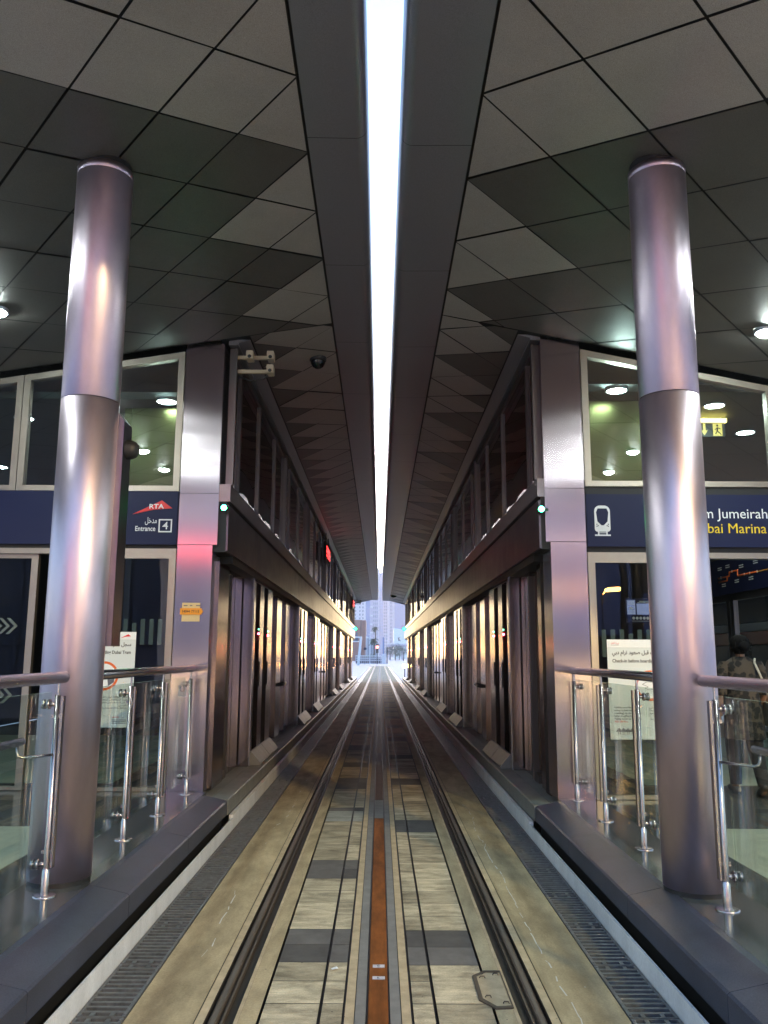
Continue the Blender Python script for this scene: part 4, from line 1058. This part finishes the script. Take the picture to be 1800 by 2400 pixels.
tower(910, 924, 1170, 800, M['tw_lav'], 'lavender tower with two white vertical fins and small windows', [(.32,.40),(.52,.60)], strip=[(.05,.15,M['tw_pale']),(.68,.76,M['tw_pale']),(.86,.94,M['tw_bal'])])
tower(923, 955, 950, 900, M['tw_blue'], 'broad plain blue tower at far right behind the white billboard block', [(.6,.62)])  # unseen upper part raised to block the low sun from the tunnel
# mid distance blocks
d = 240
t = thing('red_brown_block', 'red brown cladded block with one square window at far left of the street', 'building', (fx(842,d),d,0))
b = MB(); b.box((fx(815,d),d,-.05),(fx(848,d),d+14,fz(1455,d))); b.box((fx(848.2,d),d+1.5,-.05),(fx(857,d),d+14,fz(1455,d))); b.build('wall', M['brick'], t)
b = MB(); b.box((fx(833,d),d-.1,fz(1492,d)),(fx(838,d),d-.01,fz(1484,d))); b.build('window', M['tw_win'], t)
b = MB(); b.box((fx(845.6,d),d-.1,0),(fx(846.6,d),d-.01,fz(1457,d))); b.build('panel_joint', M['black'], t)
d = 420
t = thing('billboard_block', 'white block with black calligraphy strokes behind the overpass', 'building', (fx(935,d),d,0))
b = MB(); b.prism([(fx(922,d),-.05),(fx(922,d),fz(1473,d)),(fx(956,d),fz(1479,d)),(fx(956,d),-.05)], 'y', d, d+10); b.build('white_wall', M['white'], t)
b = MB()
for p in ([(932,1494),(933.5,1500),(934.5,1504)],[(932,1494.5),(934,1497.5),(937,1494)],[(933,1498),(936,1501),(938,1503.5)]):
    b.tube([(fx(a,d),d-.1,fz(c,d)) for a, c in p], [.10,.22,.12], 6)
b.build('calligraphy_strokes', M['blackprint'], t)
d = 330
t = thing('road_overpass', 'pale concrete road overpass crossing at far right of the street', 'overpass', (fx(935,d),d,0))
b = MB(); b.box((fx(908,d),d,fz(1515.5,d)),(fx(990,d),d+9,fz(1511,d))); b.build('deck', M['tw_lav'], t)
b = MB(); b.box((fx(908,d),d-.2,fz(1511,d)),(fx(990,d),d-.02,fz(1508.3,d))); b.build('parapet', M['tw_bal'], t)
for px in (911, 941, 968):
    b = MB(); b.box((fx(px,d),d+2,-.05),(fx(px+3,d),d+6,fz(1515.5,d)-.01)); b.build('pier', M['tw_lav'], t)

# leafy things
M['leaf'] = mat('tree_leaves', (.045,.075,.04), .7, tone=.5); M['leaf_y'] = mat('shrub_leaves', (.14,.15,.02), .7, tone=.4); M['bark'] = mat('bark', (.10,.075,.055), .9)
def tree(x, y, h, r, lab, seed, group='street trees under the overpass', leaf='leaf', cat='tree', name='street_tree', trunk=True):
    t = thing(name, lab, cat, (x,y,0), group); rr = random.Random(seed)
    if trunk:
        b = MB(); b.tube([(x,y,-.05),(x+.05*h*.3,y,h*.35),(x,y,h*.6)], [h*.035,h*.028,h*.015], 7)
        for k in range(4):
            a = rr.uniform(0,6.28); b.tube([(x,y,h*.38),(x+math.cos(a)*r*.5,y+math.sin(a)*r*.5,h*.7)], [h*.014,h*.006], 5)
        b.build('trunk', M['bark'], t)
    b = MB(); cl = [(x+rr.uniform(-.7,.7)*r, y+rr.uniform(-.7,.7)*r, h-r*.9+rr.uniform(-.6,.7)*r if trunk else rr.uniform(.3,.8)*h) for _ in range(16)]
    for _ in range(900):
        c = rr.choice(cl); q = Vector(c)+Vector((rr.gauss(0,1),rr.gauss(0,1),rr.gauss(0,.8)))*r*.26
        s_ = r*.055; u = Vector((rr.uniform(-1,1),rr.uniform(-1,1),rr.uniform(-1,1))).normalized()*s_; v = u.cross(Vector((rr.uniform(-1,1),rr.uniform(-1,1),rr.uniform(-1,1)))).normalized()*s_*.7
        if q.z < .02: continue
        b.poly([q-u,q-v,q+u,q+v], tone=rr.random())
    b.build('crown' if trunk else 'foliage', M[leaf], t, weld=False)
for i, (px, h, r, d, nm) in enumerate(((914,4.4,1.6,280,'leftmost'),(926,5.2,2.2,270,'second from the left'),(935,4.4,1.9,290,'second from the right'),(945,4.8,1.7,265,'rightmost'))):
    tree(fx(px,d), d, h, r, f'dark leafy tree under the overpass, {nm} of the four', 40+i)
for i, (px, d, nm) in enumerate(((857,176,'left of the lamp post'),(864,178,'behind the lamp post'),(872,177,'right of the lamp post'))):
    tree(fx(px,d), d, 2.0, .75, f'yellow green shrub behind the far barrier, {nm}', 60+i, 'shrubs behind the far barrier', 'leaf_y', 'shrub', 'shrub', False)
def palm(x, y, h, lab, seed):
    t = thing('palm_tree', lab, 'palm tree', (x,y,0), 'palms at the left of the street'); rr = random.Random(seed)
    b = MB(); b.tube([(x,y,-.05),(x+.1,y,h*.5),(x,y,h)], [.22,.16,.14], 8); b.build('trunk', M['bark'], t)
    b = MB()
    for k in range(22):
        a = rr.uniform(0,6.28); el = rr.uniform(-.3,1.2); L_ = 1.15; pts = []
        for i in range(7):
            s_ = i/6; pts.append(Vector((x+math.cos(a)*L_*s_*math.cos(el*.6), y+math.sin(a)*L_*s_*math.cos(el*.6), h+L_*(s_*math.sin(el)-.75*s_*s_))))
        for p, q in zip(pts, pts[1:]):
            for side in (-1,1):
                dd = (q-p); w = Vector((-math.sin(a),math.cos(a),-.35*1))*side*.17
                b.poly([p,q,q+w*.8+dd*.5,p+w+dd*.5], tone=rr.random())
    b.build('fronds', M['leaf'], t, weld=False)
palm(fx(876.5,190), 190, 5.0, 'dark palm tree right of the white lamp post', 3)
palm(fx(879.5,235), 235, 9.2, 'taller palm further back against the lavender tower', 4)

# barrier, lamp posts, signs at the crossing
d = 168
t = thing('street_barrier', 'pale barrier railing with dark gaps across the left of the street', 'barrier', (fx(865,d),d,0))
b = MB(); b.box((fx(834,d),d,1.42),(fx(894,d),d+.12,1.58)); b.build('top_rail', M['tw_bal'], t)
b = MB()
for z in (.55,.95): b.box((fx(834,d),d+.03,z),(fx(894,d),d+.09,z+.16))
b.build('mid_rails', M['tw_bal'], t)
for k in range(14):
    b = MB(); xx = fx(835+k*4.4,d); b.box((xx-.09,d+.02,-.05),(xx+.05,d+.10,1.42)); b.build('post', M['tw_lav'], t)
b = MB(); b.box((fx(834,d),d+.5,.0),(fx(894,d),d+.6,1.2)); b.build('dark_infill', M['int_wall'], t)
def lamp_post(x, y, h, lab, arm=.0, lit=False, mm='white_st', r=.07):
    t = thing('lamp_post', lab, 'lamp post', (x,y,0))
    b = MB(); b.tube([(x,y,-.05),(x,y,h)], [r,r*.7], 10); b.lathe([(r*2.2,0),(r*2.2,.12),(r,.14)], (x,y,0), 10); b.build('pole', M[mm], t)
    b = MB()
    if arm: b.tube([(x,y,h-.1),(x+arm*.5,y,h+.12),(x+arm,y,h+.14)], [r*.6,r*.45,r*.4], 8)
    b.prism(rrect(x+arm-.28,x+arm+.28,h+.02,h+.2,.06,.03,3), 'y', y-.16, y+.16); b.build('lamp_head', M['lamp_warm'] if lit else M[mm], t)
lamp_post(fx(867.3,160), 160, fz(1490,160), 'white lamp post standing in front of the far barrier')
lamp_post(fx(904,165), 165, fz(1489,165), 'thin pale lamp post right of the blue totem at the crossing', r=.05)
t = thing('crossing_post', 'dark signal post right of the blue totem at the crossing', 'post', (fx(907,166),166,0))
b = MB(); b.tube([(fx(907,166),166,-.05),(fx(907,166),166,2.2)], .10, 8); b.build('post', M['black'], t)
b = MB(); b.box((fx(905.6,166),165.85,2.0),(fx(908.6,166),166.2,3.2)); b.build('signal_head', M['rubber'], t)
d = 168.5
t = thing('advert_totem', 'pale blue totem standing at the end of the tracks', 'totem', (fx(899,d),d,0))
b = MB(); b.box((fx(894.8,d),d-.3,0),(fx(903,d),d+.3,1.9)); b.build('base', M['tw_pale'], t)
b = MB(); b.box((fx(896.6,d),d-.2,1.9),(fx(900,d),d+.2,5.2)); b.build('column', M['tw_blue'], t)
t = thing('traffic_signal', 'red glowing traffic signal left of the blue totem', 'traffic light', (fx(884,150),150,0))
b = MB(); b.tube([(fx(884,150),150,-.05),(fx(884,150),150,2.3)], .06, 8); b.box((fx(881.5,150),149.9,2.0),(fx(887,150),150.2,3.6)); b.build('housing', M['rubber'], t)
M['lamp_red_far'] = mat('red_signal_glow', (.3,0,0), .4, emit=((1.,.05,.03), 14))
b = MB(); b.lathe([(.22,149.88),(0,149.86)], (fx(884.2,150),0,3.05), 14, axis='y'); b.build('red_lens', M['lamp_red_far'], t)
# raised walkway stair at the left
d = 140
t = thing('walkway_stair', 'white raised walkway with a leaning support at the left of the street', 'stair', (fx(840,d),d,0))
b = MB(); b.box((fx(815,d),d,fz(1496,d)),(fx(848,d),d+2.5,fz(1493,d))); b.build('landing', M['white_st'], t)
b = MB(); b.prism([(fx(837,d),-.05),(fx(843.5,d),-.05),(fx(849,d),fz(1496,d)),(fx(843.5,d),fz(1496,d))], 'y', d+.2, d+.8); b.build('leaning_support', M['white_st'], t)
b = MB(); b.box((fx(815,d),d+.1,fz(1505.5,d)),(fx(841,d),d+2,fz(1503.5,d))); b.build('lower_beam', M['white_st'], t)
b = MB(); b.box((fx(815,d),d+.3,fz(1503.4,d)),(fx(840,d),d+.34,fz(1496.2,d))); b.build('glass_side', M['tw_win'], t)
for k, (px, h, mm, nm) in enumerate(((852,3.2,'tw_pale','white'),(861,4.9,'tw_pale','pale'),(863.5,4.9,'tw_blue','blue'),(872,3.9,'tw_pale','pale ribbed'))):
    pass
d = 200
t = thing('colonnade_building', 'low pale building with dark vertical openings behind the lamp post', 'building', (fx(872,d),d,0))
b = MB(); b.prism([(fx(858,d),-.05),(fx(858,d),fz(1492,d)),(fx(872,d),fz(1500,d)),(fx(888,d),fz(1512,d)),(fx(888,d),-.05)], 'y', d, d+12); b.build('wall', M['tw_pale'], t)
for k in range(8):
    px = 860+k*3.4; b = MB(); top = fz(1497+max(0,px-866)*.75, d); b.box((fx(px,d),d-.1,.3),(fx(px+1.4,d),d-.01,top)); b.build('opening', M['tw_win'], t)
t = thing('round_sign', 'round blue road sign on a pole near the leaning support', 'road sign', (fx(856,150),150,0))
b = MB(); b.tube([(fx(856,150),150,-.05),(fx(856,150),150,2.6)], .04, 6); b.build('pole', M['galv'], t)
b = MB(); b.lathe([(.26,149.9),(0,149.89)], (fx(856,150),0,2.75), 18, axis='y'); b.build('disc', M['navy'], t)
# bent rails of the track beyond, turning left
b = MB()
for r0 in (-.72, .72):
    pts = [(r0 - 6*(max(0,(y-118))/40)**2, y, .004) for y in range(131, 166, 3)]
    for p, q in zip(pts, pts[1:]): b.poly([(p[0]-.05,p[1],.004),(p[0]+.05,p[1],.004),(q[0]+.05,q[1],.004),(q[0]-.05,q[1],.004)])
structure(b.build('curved_rails', M['rail']))

# ------------------------------------------------------------------ the street behind the photographer (seen in the glass and steel)
t = thing('footbridge', 'pale covered footbridge across the street behind the photographer', 'footbridge', (0,-15,0))
b = MB(); b.box((-22,-18,5.6),(24,-14.5,6.1)); b.box((-22,-18,9.5),(24,-14.5,9.8)); b.build('deck', M['tw_pale'], t)
b = MB(); b.box((-12,-14.49,6.4),(-2.2,-14.4,9.4)); b.build('name_panel', M['white_st'], t)
me = text_mesh('Footbridge', 1.05, .01); me.materials.clear(); me.materials.append(M['blackprint'])
me.transform(Matrix.Translation(Vector((-7.3,-14.38,8.3))-world_loc(t)) @ Matrix.Rotation(math.pi,4,'Z') @ Matrix.Rotation(R(90),4,'X'))
o = D.objects.new('lettering', me); COL.objects.link(o); o.parent = t
b = MB()
for k in range(24): b.box((-21+k*1.95,-14.48,6.1),(-20.9+k*1.95,-14.4,9.5))
for z in (6.9,7.7,8.5): b.box((-2.1,-14.46,z),(24,-14.42,z+.06))
b.build('railing', M['galv'], t)
for xx in (-21, -8, 12, 23):
    b = MB(); b.box((xx-.5,-17,-.05),(xx+.5,-15.5,5.6)); b.build('pier', M['tw_pale'], t)
t = thing('traffic_signal', 'red lit traffic signal on the street behind the photographer', 'traffic light', (-5.9,-10,0))
b = MB(); b.tube([(-5.9,-10,-.05),(-5.9,-10,4.4)], .07, 8); b.box((-6.1,-10.15,4.3),(-5.7,-9.95,5.3)); b.build('housing', M['rubber'], t)
b = MB(); b.lathe([(.15,-9.93),(0,-9.92)], (-5.9,0,4.95), 16, axis='y'); b.build('red_lens', M['lamp_red'], t)
M['car_paint'] = mat('silver_car_paint', (.35,.36,.38), .3, .6, coat=.6)
for cxx, nm in ((-5.6,'left'),(5.9,'right')):
    t = thing('parked_car', f'silver car with lit headlights waiting behind the photographer, {nm} of the track', 'car', (cxx,-12,0), 'cars waiting behind the photographer')
    b = MB(); b.prism([(-16.2,.3),(-16.2,.95),(-15.4,1.0),(-14.7,1.45),(-13.0,1.48),(-12.0,1.0),(-11.7,.85),(-11.65,.3)], 'x', cxx-.9, cxx+.9); b.build('body', M['car_paint'], t)
    b = MB(); b.prism([(-14.6,1.02),(-14.5,1.40),(-13.1,1.43),(-12.2,1.02)], 'x', cxx-.905, cxx+.905); b.build('side_windows', M['bus_gl'], t)
    for yy in (-15.3,-12.6):
        for xx in (cxx-.91, cxx+.71):
            b = MB(); b.lathe([(0,xx),(.2,xx),(.32,xx+.02),(.32,xx+.18),(0,xx+.2)], (0,yy,.32), 20, axis='x'); b.build('wheel', M['rubber'], t)
    for s_ in (-.65,.65):
        b = MB(); b.lathe([(.11,-11.645),(0,-11.60)], (cxx+s_,0,.66), 14, axis='y'); b.build('headlight', M['headlamp'], t)
lamp_post(5.2, -6.5, 7.5, 'tall dark lamp post with a lit lamp behind the photographer, right', arm=1.6, lit=True, mm='rubber', r=.06)

t = thing('blue_block', 'dark blue clad office block behind the photographer, left', 'building', (-12,-30,0))
M['blue_clad'] = mat('blue_cladding', (.06,.085,.17), .4)
b = MB(); b.box((-30,-44,-.05),(-3.4,-30,16)); b.build('wall', M['blue_clad'], t)
b = MB()
for k in range(9): b.box((-29+k*3,-29.99,.2),(-28.94+k*3,-29.95,15.8))
for k in range(6): b.box((-30,-29.985,2.6*k+2),(-3.4,-29.945,2.6*k+2.05))
b.build('cladding_joint', M['black'], t)
t = thing('blue_block', 'unseen tall blue block added behind the photographer, right, as sky for the door glass', 'building', (20,-64,0))
M['sky_blue'] = mat('reflected_sky_blue', (.10,.15,.36), .3)
b = MB(); b.box((4,-80,-.05),(60,-64,45)); b.build('wall', M['sky_blue'], t)  # added so the right door glass reflects blue in place of sky
lamp_post(9.65, -20, 4.35, 'short lamp post with a lit lamp behind the photographer, right', arm=.42, lit=True, mm='rubber', r=.05)
t = thing('signal_gantry', 'thick dark pole with a dark backboard behind the photographer, right', 'post', (8.2,-12,0))
b = MB(); b.tube([(8.2,-12,-.05),(8.2,-12,8)], .11, 10); b.build('pole', M['rubber'], t)
b = MB(); b.tube([(8.75,-12.3,-.05),(8.75,-12.3,9)], .20, 10); b.build('mast', M['rubber'], t)
b = MB(); b.prism([(8.95,3.6),(9.6,3.9),(10.6,4.4),(10.6,5.2),(8.95,5.2)], 'y', -12.4, -12.25); b.build('backboard', M['rubber'], t)
b = MB(); b.box((5.5,-26,-.05),(30,-25.7,2.6)); tag(b.build('hoarding', M['int_wall']), 'long dark hoarding along the street behind the photographer', 'hoarding')
# ------------------------------------------------------------------ red message boards under the left canopy
M['led_board'] = mat('red_led_text', (.3,0,0), .4, emit=((1.,.03,.03), 1.6))
for i, (yb, lab) in enumerate(((22.0,'red lit message board by the left upper windows, nearer one'),(44.5,'red lit message board by the left upper windows near the far end'))):
    t = thing('message_board', lab, 'message board', (-1.46,yb,4.1), 'message boards in the tunnel')
    b = MB(); b.box((-1.50,yb,4.10),(-1.44,yb+1.7,4.60)); b.build('case', M['rubber'], t)
    b = MB(); b.box((-1.439,yb+.08,4.18),(-1.437,yb+1.62,4.52)); b.build('screen', M['black'], t)
    rb = random.Random(i)
    for r_ in range(3):
        b = MB(); y = yb+.12; pts = [(y,4.22+r_*.105)]
        b.tube([(-1.4355,y+k*.06,4.225+r_*.105+rb.choice((0,.03,.06))) for k in range(24)], .008, 4); b.build('text_row', M['led_board'], t)
    for yy in (yb+.3, yb+1.4):
        b = MB(); b.tube([(-1.47,yy,4.6),(-1.47,yy,4.86)], .012, 6); b.build('hanger', M['rubber'], t)
# ------------------------------------------------------------------ haze
b = MB(); b.box((-1450,-1450,-1.06),(1450,1450,330)); hz = b.build('haze', []); hz['kind'] = 'stuff'
m = D.materials.new('haze'); m.use_nodes = True; nt = m.node_tree; nt.nodes.remove(nt.nodes['Principled BSDF'])
pv = nt.nodes.new('ShaderNodeVolumePrincipled'); pv.inputs['Color'].default_value = (.86,.84,.95,1); pv.inputs['Density'].default_value = .0006; pv.inputs['Anisotropy'].default_value = .5
nt.links.new(pv.outputs['Volume'], nt.nodes['Material Output'].inputs['Volume']); hz.data.materials.append(m)
# ------------------------------------------------------------------ light
pl = D.lights.new('street_lamp_bulb', 'POINT'); po_ = D.objects.new('street_lamp_bulb', pl); COL.objects.link(po_)
pl.energy = 1000; pl.color = (1.,.74,.34); pl.shadow_soft_size = .2; po_.location = (6.8,-6.5,7.3)
w = D.worlds.new('World'); SC.world = w; w.use_nodes = True
nt = w.node_tree; bg = nt.nodes['Background']; sky = nt.nodes.new('ShaderNodeTexSky'); sky.sky_type = 'NISHITA'; sky.sun_disc = False
EL, AZ = R(11), R(1.4)
sky.sun_elevation = EL; sky.sun_rotation = AZ; sky.air_density = 1.2; sky.dust_density = .5; sky.ozone_density = 3.5
nt.links.new(sky.outputs['Color'], bg.inputs['Color']); bg.inputs['Strength'].default_value = .15
sl = D.lights.new('sun', 'SUN'); so = D.objects.new('sun', sl); COL.objects.link(so)
sl.energy = .8; sl.angle = R(12); sl.color = (1.,.86,.88)
sd = Vector((math.sin(AZ)*math.cos(EL), math.cos(AZ)*math.cos(EL), math.sin(EL)))
so.rotation_euler = (-sd).to_track_quat('-Z','Y').to_euler(); so.location = (20,60,40)

SC.view_settings.view_transform = 'Standard'; SC.view_settings.look = 'None'; SC.view_settings.gamma = 1; SC.view_settings.use_curve_mapping = False
SC.view_settings.exposure = 2.45
SC.render.engine = 'CYCLES'
c = SC.cycles; c.max_bounces = 8; c.diffuse_bounces = 4; c.glossy_bounces = 5; c.transmission_bounces = 4; c.transparent_max_bounces = 16
c.caustics_reflective = False; c.caustics_refractive = False; c.sample_clamp_indirect = 6; c.use_denoising = True
try: c.denoiser = 'OPENIMAGEDENOISE'
except Exception: pass
c.blur_glossy = .5
